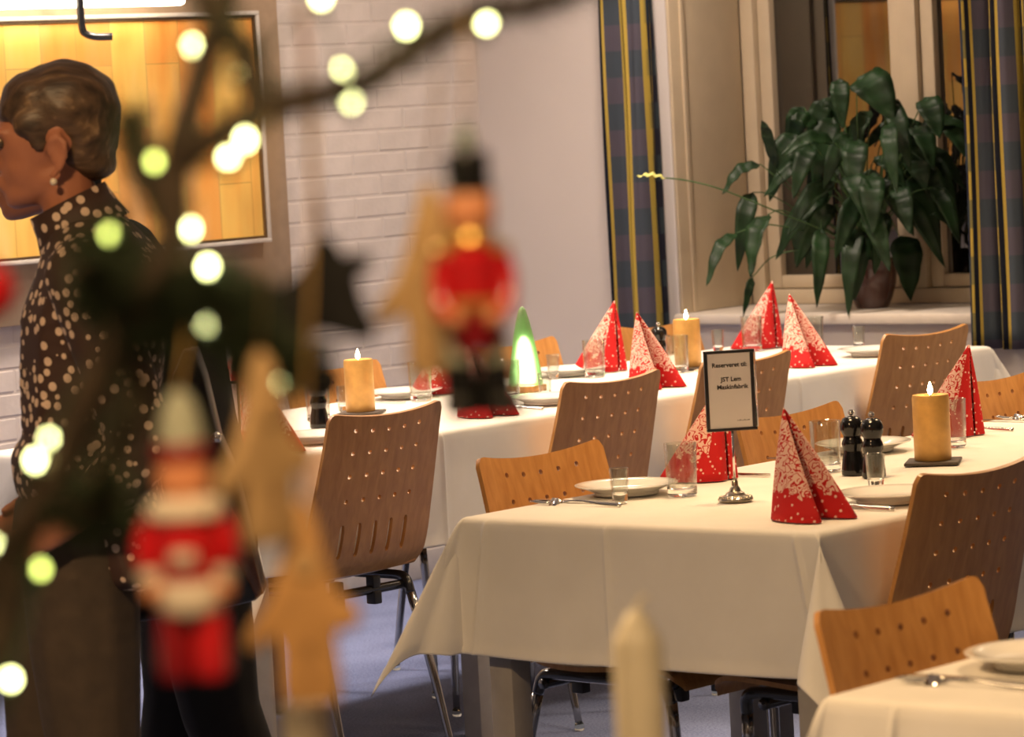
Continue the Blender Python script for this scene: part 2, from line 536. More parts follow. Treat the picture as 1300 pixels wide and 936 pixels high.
MT['ginger_pale'] = plain('pale_wood_ornament', (0.46, 0.30, 0.135), 0.65, vary=0.2, scale=60)
MT['red_gloss'] = plain('red_gloss_paint', (0.50, 0.010, 0.014), 0.18, coat=0.6)
MT['dark_red'] = plain('dark_red_paint', (0.22, 0.006, 0.010), 0.3)
MT['face'] = plain('peach_painted_face', (0.72, 0.30, 0.14), 0.4)
MT['white_fur'] = plain('off_white_trim', (0.70, 0.62, 0.50), 0.8)
MT['gold_trim'] = plain('gold_trim', (0.55, 0.38, 0.10), 0.35, 0.6)
MT['black_gloss'] = plain('black_gloss_paint', (0.008, 0.008, 0.008), 0.3)
MT['green_trim'] = plain('green_glitter', (0.10, 0.16, 0.05), 0.6)
MT['grey_felt'] = plain('grey_green_felt', (0.36, 0.38, 0.29), 0.8)
MT['felt'] = plain('black_felt', (0.006, 0.006, 0.006), 0.95)
MT['ribbon'] = plain('gold_ribbon', (0.45, 0.28, 0.08), 0.5)
MT['ribbon_brown'] = plain('brown_ribbon', (0.20, 0.095, 0.040), 0.7)
MT['wax'] = plain('cream_candle_wax', (0.90, 0.82, 0.62), 0.4)
MT['dark_wood'] = wood_mat('dark_counter_wood', (0.05, 0.025, 0.012), (0.10, 0.05, 0.022))
MT['lamp_metal'] = plain('white_lamp_housing', (0.7, 0.7, 0.68), 0.4)
MT['baseboard'] = plain('grey_baseboard', (0.45, 0.42, 0.40), 0.5)

def hair_mat():
    m, nt, b = new_mat('short_ash_brown_hair')
    tc = N(nt, 'ShaderNodeTexCoord')
    mp = N(nt, 'ShaderNodeMapping'); mp.inputs['Scale'].default_value = (14, 120, 40)
    mp.inputs['Rotation'].default_value = (0, 0.5, 0)
    nt.links.new(tc.outputs['Object'], mp.inputs['Vector'])
    nz = N(nt, 'ShaderNodeTexNoise', Scale=1.0, Detail=5.0, Distortion=0.25)
    nt.links.new(mp.outputs[0], nz.inputs['Vector'])
    rp = ramp(nt, [(0.35, (0.040, 0.023, 0.012)), (0.6, (0.12, 0.07, 0.036)), (0.75, (0.30, 0.19, 0.10))])
    nt.links.new(nz.outputs['Fac'], rp.inputs[0])
    nt.links.new(rp.outputs[0], b.inputs['Base Color'])
    b.inputs['Roughness'].default_value = 0.45
    bp = N(nt, 'ShaderNodeBump', Strength=0.7, Distance=0.004)
    nt.links.new(nz.outputs['Fac'], bp.inputs['Height'])
    nt.links.new(bp.outputs[0], b.inputs['Normal'])
    return m
MT['hair'] = hair_mat()

def pane_mat():
    m, nt, b = new_mat('night_window_glass')
    b.inputs['Base Color'].default_value = (0.006, 0.005, 0.005, 1)
    b.inputs['Roughness'].default_value = 0.02
    b.inputs['IOR'].default_value = 2.5
    return m
MT['pane'] = pane_mat()

# ================================================================== the room
X0, XW, Y0, YW, ZC = -2.5, 9.14, -3.0, 7.86, 2.7
tag(box('floor', (X0 - .2, Y0 - .2, -0.1), (XW + .5, YW + .3, 0.0), MT['carpet']), kind='structure', label='blue grey carpet floor')
tag(box('ceiling', (X0 - .2, Y0 - .2, ZC), (XW + .5, YW + .3, ZC + .1), MT['ceiling']), kind='structure', label='white ceiling')
wl = tag(box('wall_left', (X0 - .2, YW, 0.0), (XW + .5, YW + .2, ZC), MT['white_paint']), kind='structure', label='white painted brick wall behind the long table')
tag(box('wall_near', (X0 - .2, Y0 - .2, 0), (XW + .5, Y0, ZC), MT['plaster']), kind='structure', label='white plaster wall behind the photographer')
tag(box('wall_rear', (X0 - .2, Y0, 0), (X0, YW, ZC), MT['plaster']), kind='structure', label='white plaster wall at the far end of the hall')
WY0, WY1, WZ0, WZ1 = 5.2, 7.09, 0.78, 2.3
bm = bmesh.new()
box_bm(bm, (XW, WY1, 0), (XW + .5, YW, ZC))
box_bm(bm, (XW, WY0, 0), (XW + .5, WY1, WZ0))
box_bm(bm, (XW, WY0, WZ1), (XW + .5, WY1, ZC))
box_bm(bm, (XW, Y0, 0), (XW + .5, WY0, ZC))
tag(bm_obj('wall_right', bm, MT['plaster']), kind='structure', label='smooth pale wall around the window recess')
tag(box('baseboard_left', (X0, YW - .02, 0), (XW, YW - .0005, 0.09), MT['baseboard'], bevel=.004), kind='structure', label='grey baseboard along the brick wall')
tag(box('baseboard_right', (XW - .015, Y0, 0), (XW - .0005, YW - .02, 0.09), MT['baseboard'], bevel=.004), kind='structure', label='grey baseboard under the window')

# painted bricks of the left wall
BW, BH, CH, BP = 0.231, 0.0585, 0.0667, 0.240
def brick_verts(x, z, d=0.007, w=BW):
    c = 0.002
    return [(x, 0, z), (x + w, 0, z), (x + w, 0, z + BH), (x, 0, z + BH),
            (x + c, -d, z + c), (x + w - c, -d, z + c), (x + w - c, -d, z + BH - c), (x + c, -d, z + BH - c)]
BF = [(4, 5, 6, 7), (0, 1, 5, 4), (1, 2, 6, 5), (2, 3, 7, 6), (3, 0, 4, 7)]
bmeshes = []
for i in range(4):
    me = bpy.data.meshes.new('brick')
    me.from_pydata(brick_verts(0, 0, 0.0013 + 0.0004 * i), [], BF); me.update()
    me.materials.append(MT['white_paint'])
    bmeshes.append(me)
SV, SF = [], []
nb = 0
for row in range(40):
    z = 0.012 + row * CH
    off = 0.5 * BP * (row % 2)
    xr = XW - 0.012 - off
    k = 0
    if off > 0:     # half brick against the corner
        SV0 = len(SV); SV += [(x, YW + y, zz) for x, y, zz in brick_verts(xr + .012, z, 0.0018, off - .012)]
        SF += [tuple(SV0 + i for i in f) for f in BF]
    while xr - BW > X0:
        xa = xr - BW
        if 0.42 < z < 1.86 and xa > 6.62 and nb < 300 and not (xa > 6.62 and xa + BW < 8.15 and 0.98 < z < 1.86):
            o = bpy.data.objects.new('brick', bmeshes[random.randrange(4)])
            o.location = (xa, YW + random.uniform(-.0004, .0006), z)
            link(o, wl); nb += 1
        else:
            SV0 = len(SV); SV += [(x, YW + y, zz) for x, y, zz in brick_verts(xa, z, 0.0014 + 0.0006 * random.random())]
            SF += [tuple(SV0 + i for i in f) for f in BF]
        xr -= BP
tag(mesh_obj('brick_field', SV, SF, MT['white_paint'], wl, smooth=False), kind='stuff')

# window recess, sill, frames and panes
tag(box('trim_1', (XW - .035, WY0 - .03, WZ0 - .012), (XW + .37, WY1 - .0005, WZ0 + .02), MT['sill'], bevel=.006), kind='structure', label='deep white window sill board')
tag(box('trim_2', (XW + .002, WY1 - .012, WZ0 + .0205), (XW + .36, WY1 - .0005, WZ1), MT['cream'], bevel=.003), kind='structure', label='cream jamb lining of the window recess')
tag(box('trim_3', (XW + .05, WY1 - .020, WZ0 + .0205), (XW + .07, WY1 - .0125, WZ1), MT['cream'], bevel=.002), kind='structure', label='thin cream strip on the window jamb')
win = tag(empty('window_1', (XW + .36, 6.1, WZ0 + .02)), label='cream framed window with dark night panes', kind='structure')
def wbox(name, y0, y1, z0, z1, xa, xb, mat, bev=.004):
    o = box(name, (xa - (XW + .36), y0 - 6.1, z0 - (WZ0 + .02)), (xb - (XW + .36), y1 - 6.1, z1 - (WZ0 + .02)), mat, win, bevel=bev)
    return o
xa = XW + .36
zb, zt = WZ0 + .021, WZ1
wbox('outer_frame', WY1 - .062, WY1 - .013, zb, zt, xa, xa + .12, MT['cream'])
wbox('outer_frame', WY0 + .001, WY0 + .05, zb, zt, xa, xa + .12, MT['cream'])
wbox('bottom_rail', WY0 + .051, WY1 - .063, zb, zb + .045, xa, xa + .12, MT['cream'])
wbox('top_rail', WY0 + .051, WY1 - .063, zt - .05, zt, xa, xa + .12, MT['cream'])
wbox('mullion', 6.42, 6.485, zb + .046, zt - .051, xa, xa + .12, MT['cream'])
wbox('mullion', 5.785, 5.85, zb + .046, zt - .051, xa, xa + .12, MT['cream'])
for (p0, p1) in ((6.487, WY1 - .065), (5.852, 6.418), (WY0 + .053, 5.783)):
    s = .046
    wbox('sash_stile', p0, p0 + s, zb + .048, zt - .053, xa + .022, xa + .08, MT['cream'])
    wbox('sash_stile', p1 - s, p1, zb + .048, zt - .053, xa + .022, xa + .08, MT['cream'])
    wbox('sash_rail', p0 + s, p1 - s, zb + .048, zb + .088, xa + .022, xa + .08, MT['cream'])
    wbox('sash_rail', p0 + s, p1 - s, zt - .093, zt - .053, xa + .022, xa + .08, MT['cream'])
    wbox('pane', p0 + s - .004, p1 - s + .004, zb + .084, zt - .089, xa + .05, xa + .062, MT['pane'], 0)

# curtains
def curtain(name, y0, y1, x, zt, zb, folds, amp, label, phase=0.0, lean=0.0):
    n, mz = 120, 30
    V, UV, Fc = [], [], []
    pts = []
    for i in range(n + 1):
        t = i / n
        a = 2 * PI * folds * t + phase
        pts.append((x + amp * math.sin(a) + .35 * amp * math.sin(2.3 * a + 1), y0 + (y1 - y0) * (t + 0.06 * math.sin(a + .7) / folds)))
    L = [0]
    for i in range(n): L.append(L[-1] + math.dist(pts[i], pts[i + 1]))
    for j in range(mz + 1):
        v = j / mz
        z = zt + (zb - zt) * v
        k = 0.55 + 0.45 * v
        for i in range(n + 1):
            px, py = pts[i]
            V.append((x + (px - x) * k + .004 * math.sin(9 * v + i * .2), py + lean * (v - .5) * (i / n), z))
            UV.append((L[i], z))
    for j in range(mz):
        for i in range(n):
            a = j * (n + 1) + i
            Fc.append((a, a + 1, a + n + 2, a + n + 1))
    root = empty(name, (0, 0, 0))
    o = mesh_obj('curtain_cloth', V, Fc, MT['curtain'], root, uvs=UV)
    md = o.modifiers.new('thick', 'SOLIDIFY'); md.thickness = 0.002
    V2, F2 = tube_data([(x, y0 - .06 * (1 if y0 < y1 else -1), zt + .01), (x, y1 + .06 * (1 if y0 < y1 else -1), zt + .01)], .012, 12)
    mesh_obj('curtain_rod', V2, F2, MT['steel'], root)
    for yy in (y0, y1):
        box('rod_bracket', (x - .008, yy - .008, zt + .002), (XW - .0005, yy + .008, zt + .02), MT['steel'], root)
    tag(root, label, 'curtain', 'checked curtains at the window')
    return root
curtain('curtain', 7.322, 7.10, XW - .055, 2.52, 0.70, 2.4, .036, 'blue checked curtain with yellow stripes left of the plant', 0.9, -.0)
curtain('curtain', 5.985, 5.42, XW - .055, 2.52, 0.70, 5.6, .036, 'blue checked curtain with yellow stripes at the right edge', 2.4)

# framed painting on its board, with its lamp
tag(box('trim_4', (6.2, YW - .036, 0.93), (8.20, YW - .009, 2.05), MT['tan_panel'], bevel=.003), kind='structure', label='tan board on the brick wall behind the painting')
pic = tag(empty('framed_painting', (7.35, YW - .037, 1.10)), 'wide abstract orange and yellow painting in a thin frame', 'painting')
px0, px1, pz0, pz1 = 6.55 - 7.35, 8.085 - 7.35, 0.0, 0.685
box('canvas', (px0 + .02, -.020, pz0 + .02), (px1 - .02, -.002, pz1 - .02), MT['painting'], pic)
for nm, lo, hi in (('frame_rail', (px0, -.034, pz0), (px1, -.001, pz0 + .012)), ('frame_rail', (px0, -.034, pz1 - .012), (px1, -.001, pz1)),
                   ('frame_stile', (px0, -.034, pz0 + .012), (px0 + .012, -.001, pz1 - .012)), ('frame_stile', (px1 - .012, -.034, pz0 + .012), (px1, -.001, pz1 - .012))):
    box(nm, lo, hi, MT['frame_pale'], pic, bevel=.002)
for nm, lo, hi in (('inner_rail', (px0 + .012, -.028, pz0 + .012), (px1 - .012, -.001, pz0 + .020)), ('inner_rail', (px0 + .012, -.028, pz1 - .020), (px1 - .012, -.001, pz1 - .012)),
                   ('inner_stile', (px0 + .012, -.028, pz0 + .020), (px0 + .02, -.001, pz1 - .020)), ('inner_stile', (px1 - .02, -.028, pz0 + .020), (px1 - .012, -.001, pz1 - .020))):
    box(nm, lo, hi, MT['frame_metal'], pic)
pl = tag(empty('picture_lamp', (7.0, YW - .17, 1.83)), 'long white glowing picture lamp on a black bracket above the painting', 'lamp')
MT['lamp_glow'] = emit_mat('picture_lamp_diffuser', (1.0, 0.86, 0.62), 9.0)
box('diffuser', (-.75, -.03, -.028), (.66, .03, .025), MT['lamp_glow'], pl, bevel=.012)
box('housing', (-.76, -.034, .0255), (.67, .034, .045), MT['lamp_metal'], pl, bevel=.006)
tube('bracket_arm', catmull([(.22, -.05, .06), (.222, -.05, -.02), (.225, -.05, -.085), (.232, -.055, -.102), (.25, -.075, -.112), (.285, -.105, -.114)], 5), .011, MT['black_tube'], pl, 10)
tube('bracket_arm', catmull([(.22, -.05, .06), (.22, .02, .07), (.22, .13, .07)], 6), .011, MT['black_tube'], pl, 10)

# ceiling lamps and added fill lamps
lampm = emit_mat('ceiling_lamp_diffuser', (1.0, 0.8, 0.55), 3.0)
def lamp_light(name, watts, colr, size, spread, parent, z):
    ld = bpy.data.lights.new(name, 'AREA')
    ld.shape = 'DISK'; ld.size = size; ld.energy = watts; ld.color = colr; ld.spread = math.radians(spread)
    lo = bpy.data.objects.new(name, ld)
    lo.location = (0, 0, z)
    link(lo, parent)
for i, (x, y, wts, colr, rad, spr, where) in enumerate(LAMPS):
    r = tag(empty('ceiling_lamp', (x, y, ZC)), 'round white ceiling lamp ' + where, 'lamp', 'ceiling lamps of the hall')
    lathe('housing', [(rad + .02, -.05), (rad + .03, -.045), (rad + .03, -.0005)], MT['lamp_metal'], r, 32)
    lathe('diffuser', [(rad, -.056), (rad + .01, -.0505)], lampm, r, 32)
    lamp_light('ceiling_lamp_light', wts, colr, rad * 2, spr, r, -.062)
for i, (x, y, wts, colr, spr, where) in enumerate(PENDANTS):
    r = tag(empty('pendant_lamp', (x, y, ZC)), 'white pendant lamp hung over ' + where, 'lamp', 'pendant lamps over the tables')
    lathe('ceiling_cup', [(.03, -.03), (.05, -.02), (.05, -.0005)], MT['lamp_metal'], r, 20)
    tube('cable', [(0, 0, -.03), (0, 0, -.55)], .003, MT['black_plastic'], r, 8)
    lathe('shade', [(.17, -.72), (.168, -.715), (.10, -.62), (.03, -.56), (.012, -.55), (.010, -.552), (.028, -.566), (.096, -.625), (.165, -.72)], MT['lamp_metal'], r, 32, caps=False)
    lathe('diffuser', [(.0005, -.712), (.155, -.710), (.145, -.690)], lampm, r, 32, caps=False)
    lamp_light('pendant_lamp_light', wts, colr, .30, spr, r, -.722)

# ================================================================== tables
def table_unit(x0, x1, y0, y1, label, group):
    t = tag(empty('dining_table', ((x0 + x1) / 2, (y0 + y1) / 2, 0)), label, 'table', group)
    hx, hy = (x1 - x0) / 2 - .002, (y1 - y0) / 2
    box('table_top', (-hx, -hy, .712), (hx, hy, .738), MT['table_top'], t, bevel=.003)
    for sx in (-1, 1):
        box('apron', (sx * (hx - .03) - .01, -hy + .07, .655), (sx * (hx - .03) + .01, hy - .07, .711), MT['black_plastic'], t)
        for sy in (-1, 1):
            cx, cy = sx * (hx - .042), sy * (hy - .042)
            box('leg', (cx - .027, cy - .027, 0.0005), (cx + .027, cy + .027, .711), MT['table_leg'], t, bevel=.004)
    return t
T1 = (5.12, 7.52, 3.705, 4.480)
T2 = (5.80, 8.72, 5.71, 6.55)
T0 = (3.755, 6.15, 1.905, 2.700)
for k, nm in enumerate(('front square table under the near cloth, beside the reserved sign', 'middle square table under the near cloth, under the candle', 'rear square table under the near cloth, at the right edge')):
    table_unit(T1[0] + .8 * k, T1[0] + .8 * (k + 1), T1[2], T1[3], nm, 'tables under the near cloth')
table_unit(T2[0], 6.62, T2[2], T2[3], 'left table under the long back cloth, beside the walking person', 'tables under the back cloth')
table_unit(6.62, T2[1], T2[2], T2[3], 'right table under the long back cloth, reaching to the window', 'tables under the back cloth')
table_unit(T0[0], T0[0] + 1.2, T0[2], T0[3], 'table under the cloth in the bottom right corner', 'tables under the right cloth')

def smooth01(t):
    t = max(0.0, min(1.0, t)); return t * t * (3 - 2 * t)

def tablecloth(name, x0, x1, y0, y1, z, drop, label, corners, creases=None, ripple=None, side_drop=None):
    """corners: 4 x (max tilt, spread) in the order (x0,y0) (x1,y0) (x1,y1) (x0,y1); sides in the same order"""
    creases = creases or {}
    ripple = ripple or [0.006] * 4
    C = [Vector((x0, y0)), Vector((x1, y0)), Vector((x1, y1)), Vector((x0, y1))]
    cols = []   # (base2d, out2d, dir3d, length, ripple offset)
    TS = 0.20
    for e in range(4):
        A, B = C[e], C[(e + 1) % 4]
        u = (B - A).normalized(); L = (B - A).length
        out = Vector((u.y, -u.x))
        n = max(24, int(L / 0.025))
        ss = [L * i / n for i in range(n + 1)]
        for c in creases.get(e, []):
            ss += [c - .012, c - .006, c - .002, c, c + .002, c + .006, c + .012]
        ss = sorted(set(round(s_, 4) for s_ in ss))
        for s_ in ss:
            ta = TS * smooth01(1 - s_ / .28) ** 1.3
            tb = TS * smooth01(1 - (L - s_) / .22) ** 1.3
            d = Vector((0, 0, -1)) + (u * (math.tan(tb) - math.tan(ta))).to_3d()
            rp = ripple[e] * (math.sin(s_ * 9 + e * 2.1) * .6 + math.sin(s_ * 21 + e) * .4)
            rp *= smooth01(min(s_, L - s_) / .12)
            cr = sum(math.exp(-((s_ - c) / .005) ** 2) for c in creases.get(e, []))
            cols.append((A + u * s_, out, d.normalized(), drop, rp, cr))
        # corner cone after this edge
        v = (C[(e + 2) % 4] - B).normalized()
        tm, spread = corners[(e + 1) % 4][:2]
        bias = corners[(e + 1) % 4][2] if len(corners[(e + 1) % 4]) > 2 else 0.0
        a1 = math.atan2(u.y, u.x); a2 = a1 - PI / 2           # azimuth from u to -v
        m = 22
        for k in range(1, m):
            al = (PI / 2) * k / m
            f = k / m
            wgt = math.sin(2 * al) ** 0.8
            mid = (a1 + a2) / 2
            g = smooth01(f)
            az_wide = a1 + (a2 - a1) * g
            az = mid + (az_wide - mid) * (spread if 0.12 < f < 0.88 else 1 - (1 - spread) * min(f, 1 - f) / .12)
            az += bias * wgt
            dip = corners[(e + 1) % 4][3] if len(corners[(e + 1) % 4]) > 3 else 0.0
            tau = TS + (tm - TS) * (wgt - dip * math.exp(-((f - .5) / .15) ** 2))
            d = Vector((math.cos(az) * math.sin(tau), math.sin(az) * math.sin(tau), -math.cos(tau)))
            ln = drop / max(math.cos(al), math.sin(al))
            o2 = (out * (1 - f) + Vector((v.y, -v.x)) * f).normalized()
            cols.append((B.copy(), o2, d, ln, 0.0, 0.0))
    nc = len(cols)
    fr = [0, .008, .016, .026, .04, .07, .12, .2, .3, .4, .5, .6, .7, .8, .88, .94, .965, .985, 1.0]
    V, Fc = [], []
    r = 0.009
    for b, o2, d, ln, rp, cr in cols:                # ring on the flat top just inside the edge
        pb = Vector((min(max(b.x, x0 + .02), x1 - .02), min(max(b.y, y0 + .02), y1 - .02)))
        V.append((pb.x, pb.y, z))
    for t in fr:
        for b, o2, d, ln, rp, cr in cols:
            s_ = t * ln
            k = 1 - math.exp(-s_ / r)
            p = Vector((b.x, b.y, z)) + o2.to_3d() * (r * k) + d * (s_ - r * .9 * k)
            hem = .003 if t > .95 else 0
            p += o2.to_3d() * (rp * t ** 1.4 + .0055 * cr * min(1, t * 8) + .007 + hem * .6) * min(1, t * 20)
            V.append(tuple(p))
    for j in range(len(fr)):
        for i in range(nc):
            a, b2 = j * nc + i, j * nc + (i + 1) % nc
            Fc.append((a, a + nc, b2 + nc, b2))
    Fc.append(tuple(range(nc)))
    bmx = bmesh.new()
    me = bpy.data.meshes.new(name)
    me.from_pydata(V, [], Fc); me.update()
    bmx.from_mesh(me)
    bmesh.ops.remove_doubles(bmx, verts=bmx.verts, dist=1e-5)
    bmesh.ops.recalc_face_normals(bmx, faces=bmx.faces)
    bmx.to_mesh(me); bmx.free()
    me.materials.append(MT['linen'])
    for p_ in me.polygons: p_.use_smooth = True
    o = link(bpy.data.objects.new(name, me))
    md = o.modifiers.new('thick', 'SOLIDIFY'); md.thickness = 0.0012; md.offset = 1.0
    return tag(o, label, 'tablecloth', 'white tablecloths')

ZT = 0.7395
tablecloth('tablecloth', *T1, ZT, 0.262, 'white tablecloth on the near table with the reserved sign', [(.62, 1.0, 0.0, .28), (.4, .6), (.4, .6), (.56, .30, .38)],
           {3: [.055, .33, .74], 0: [.4, 1.2, 2.0], 2: [.4, 1.2, 2.0]}, [.010, .006, .004, .008])
tablecloth('tablecloth', *T2, ZT, 0.27, 'white tablecloth on the long back table with the glowing cone', [(.5, .6), (.52, .5), (.4, .6), (.5, .5)],
           {0: [.63, 1.35, 2.03], 3: [.4]}, [.012, .006, .004, .008])
tablecloth('tablecloth', *T0, ZT, 0.262, 'white tablecloth on the table in the bottom right corner', [(.4, .6), (.4, .6), (.4, .6), (.42, .6)],
           {3: [.1, .3]}, [.008, .006, .004, .008])
ZS = ZT + .0015      # surface of the cloth

# ================================================================== chairs
def interp(tab, t):
    for (t0, *a), (t1, *b) in zip(tab, tab[1:]):
        if t <= t1:
            k = (t - t0) / (t1 - t0) if t1 > t0 else 0
            return [p_ + (q - p_) * k for p_, q in zip(a, b)]
    return list(tab[-1][1:])

BACK_PROF = catmull([(0, -.258, .827), (0, -.238, .75), (0, -.214, .66), (0, -.192, .58), (0, -.179, .53), (0, -.162, .484), (0, -.132, .452)], 10)
acc = [0.0]
for a, b in zip(BACK_PROF, BACK_PROF[1:]): acc.append(acc[-1] + (b - a).length)
BTAB = [(l, p_.y, p_.z) for l, p_ in zip(acc, BACK_PROF)]
BLEN = acc[-1]

def back_point(x, v):
    y, z = interp(BTAB, min(v, BLEN))
    hw = 0.182 + 0.014 * smooth01((v - .02) / .30)
    if v < .022: hw -= .022 - math.sqrt(max(0, .022 ** 2 - (.022 - v) ** 2))
    ax = abs(x); xin = .1275
    if ax > xin: ax = xin + (ax - xin) / (.185 - xin) * (hw - xin)
    xx = math.copysign(ax, x)
    curve = 0.014
    dip = .017 * (1 - smooth01(v / .16)) * max(0, 1 - ((xx + .03 * 0) / .18) ** 2)
    return Vector((xx, y + curve * (xx / .185) ** 2 + .2 * dip, z - dip))

def back_mesh():
    cols = [-.185] + [-.1275 + .051 * i for i in range(6)] + [.185]
    rows = [(0, .006, None)] + [(.006 + .058 * k, .064 + .058 * k, 'hole') for k in range(4)] + [(.238, .256, None), (.256, .350, 'slit'), (.350, BLEN, None)]
    V, Fc, idx = [], [], {}
    th = .0045
    def vid(x, v, side):
        key = (round(x, 5), round(v, 5), side)
        if key not in idx:
            p_ = back_point(x, v)
            e = 1e-3
            n = (back_point(x + e, v) - back_point(x - e, v)).cross(back_point(x, min(BLEN, v + e)) - back_point(x, max(0, v - e)))
            n.normalize()
            idx[key] = len(V); V.append(p_ + n * th * side)
        return idx[key]
    walls = []
    for (v0, v1, kind) in rows:
        for ci in range(7):
            x0_, x1_ = cols[ci], cols[ci + 1]
            gx = [x0_ + (x1_ - x0_) * k / 4 for k in range(5)]
            gv = [v0 + (v1 - v0) * k / 4 for k in range(5)]
            if kind and 1 <= ci <= 5:
                per = [(gx[k], gv[0]) for k in range(4)] + [(gx[4], gv[k]) for k in range(4)] + [(gx[4 - k], gv[4]) for k in range(4)] + [(gx[0], gv[4 - k]) for k in range(4)]
                cxm, cvm = (x0_ + x1_) / 2, (v0 + v1) / 2
                ring = []
                for (x, v) in per:
                    a = math.atan2((v - cvm) / (v1 - v0), (x - cxm) / (x1_ - x0_))
                    if kind == 'hole': ring.append((cxm + .0057 * math.cos(a), cvm + .0057 * math.sin(a)))
                    else:
                        sx = math.copysign(abs(math.cos(a)) ** .5, math.cos(a)); sv = math.copysign(abs(math.sin(a)) ** .7, math.sin(a))
                        ring.append((cxm + .0072 * sx, cvm + .040 * sv))
                for i in range(16):
                    j = (i + 1) % 16
                    for side in (-1, 1):
                        q = [vid(*per[i], side), vid(*per[j], side), vid(*ring[j], side), vid(*ring[i], side)]
                        Fc.append(tuple(q) if side > 0 else tuple(reversed(q)))
                    walls.append((ring[i], ring[j]))
            else:
                for a in range(4):
                    for c in range(4):
                        for side in (-1, 1):
                            q = [vid(gx[a], gv[c], side), vid(gx[a + 1], gv[c], side), vid(gx[a + 1], gv[c + 1], side), vid(gx[a], gv[c + 1], side)]
                            Fc.append(tuple(q) if side > 0 else tuple(reversed(q)))
    for p_, q in walls:
        Fc.append((vid(*p_, 1), vid(*q, 1), vid(*q, -1), vid(*p_, -1)))
    # outer rim
    from collections import Counter
    cnt = Counter()
    for f in Fc:
        for i in range(len(f)): cnt[frozenset((f[i], f[(i + 1) % len(f)]))] += 1
    inv = {i: k for k, i in idx.items()}
    for e, c in cnt.items():
        if c == 1:
            a, b = tuple(e)
            ka, kb = inv[a], inv[b]
            if ka[2] == 1 and kb[2] == 1:
                Fc.append((a, b, idx[(kb[0], kb[1], -1)], idx[(ka[0], ka[1], -1)]))
    bmx = bmesh.new()
    vs = [bmx.verts.new(p_) for p_ in V]
    for f in Fc:
        try: bmx.faces.new([vs[i] for i in f])
        except ValueError: pass
    return bmx

def seat_mesh():
    prof = catmull([(0, -.132, .452), (0, -.08, .440), (0, 0, .438), (0, .10, .446), (0, .17, .450), (0, .205, .441), (0, .222, .418)], 6)
    n = 24
    V, Fc = [], []
    for side in (1, -1):
        for i, p_ in enumerate(prof):
            t = i / (len(prof) - 1)
            hw = .190 + .008 * math.sin(PI * min(1, t * 1.1)) - .02 * smooth01((t - .85) / .15)
            for k in range(n + 1):
                s_ = -1 + 2 * k / n
                V.append((hw * s_, p_.y - .02 * (1 - s_ * s_) * 0 , p_.z + .008 * s_ * s_ * (1 - t) + side * .0045))
    m = len(prof)
    def id_(s_, i, k): return s_ * m * (n + 1) + i * (n + 1) + k
    for i in range(m - 1):
        for k in range(n):
            Fc.append((id_(0, i, k), id_(0, i, k + 1), id_(0, i + 1, k + 1), id_(0, i + 1, k)))
            Fc.append((id_(1, i, k), id_(1, i + 1, k), id_(1, i + 1, k + 1), id_(1, i, k + 1)))
    for i in range(m - 1):
        Fc.append((id_(0, i, 0), id_(0, i + 1, 0), id_(1, i + 1, 0), id_(1, i, 0)))
        Fc.append((id_(0, i, n), id_(1, i, n), id_(1, i + 1, n), id_(0, i + 1, n)))
    for k in range(n):
        Fc.append((id_(0, 0, k), id_(1, 0, k), id_(1, 0, k + 1), id_(0, 0, k + 1)))
        Fc.append((id_(0, m - 1, k), id_(0, m - 1, k + 1), id_(1, m - 1, k + 1), id_(1, m - 1, k)))
    bmx = bmesh.new()
    vs = [bmx.verts.new(p_) for p_ in V]
    for f in Fc: bmx.faces.new([vs[i] for i in f])
    return bmx

def make_chair():
    t = empty('dining_chair')
    bm_obj('backrest', back_mesh(), MT['beech'], t, smooth=True, angle=math.radians(45))
    bm_obj('seat', seat_mesh(), MT['beech'], t, smooth=True, angle=math.radians(45))
    for sx in (-1, 1):
        fr = tube('side_rail', catmull([(sx * .150, .172, .385), (sx * .156, .165, .412), (sx * .160, .135, .424), (sx * .160, 0, .424), (sx * .160, -.10, .424), (sx * .158, -.128, .414), (sx * .156, -.142, .385)], 6), .0115, MT['black_tube'], t, 10)
        for pts in ([(sx * .150, .172, .386), (sx * .142, .180, .2), (sx * .140, .184, .014)], [(sx * .156, -.142, .386), (sx * .165, -.19, .2), (sx * .172, -.232, .014)]):
            lg = tube('leg', catmull(pts, 4), [.0112, .0105, .0085], MT['steel'], t, 10)
            p_ = pts[-1]
            lathe('glider', [(.010, .0005), (.012, .004), (.011, .016), (.008, .022)], MT['acrylic'], lg, 12, (p_[0], p_[1], 0))
    for yy in (-.118, .12):
        cb = tube('crossbar', [(-.17, yy, .405), (-.16, yy, .405), (.16, yy, .405), (.17, yy, .405)], .0105, MT['black_tube'], t, 10)
        for sx in (-.06, .06):
            box('buffer', (sx - .012, yy - .014, .372), (sx + .012, yy + .014, .402), MT['black_plastic'], cb, bevel=.003)
            box('seat_pad', (sx - .012, yy - .012, .4085), (sx + .012, yy + .012, .436), MT['black_plastic'], cb, bevel=.002)
    return t

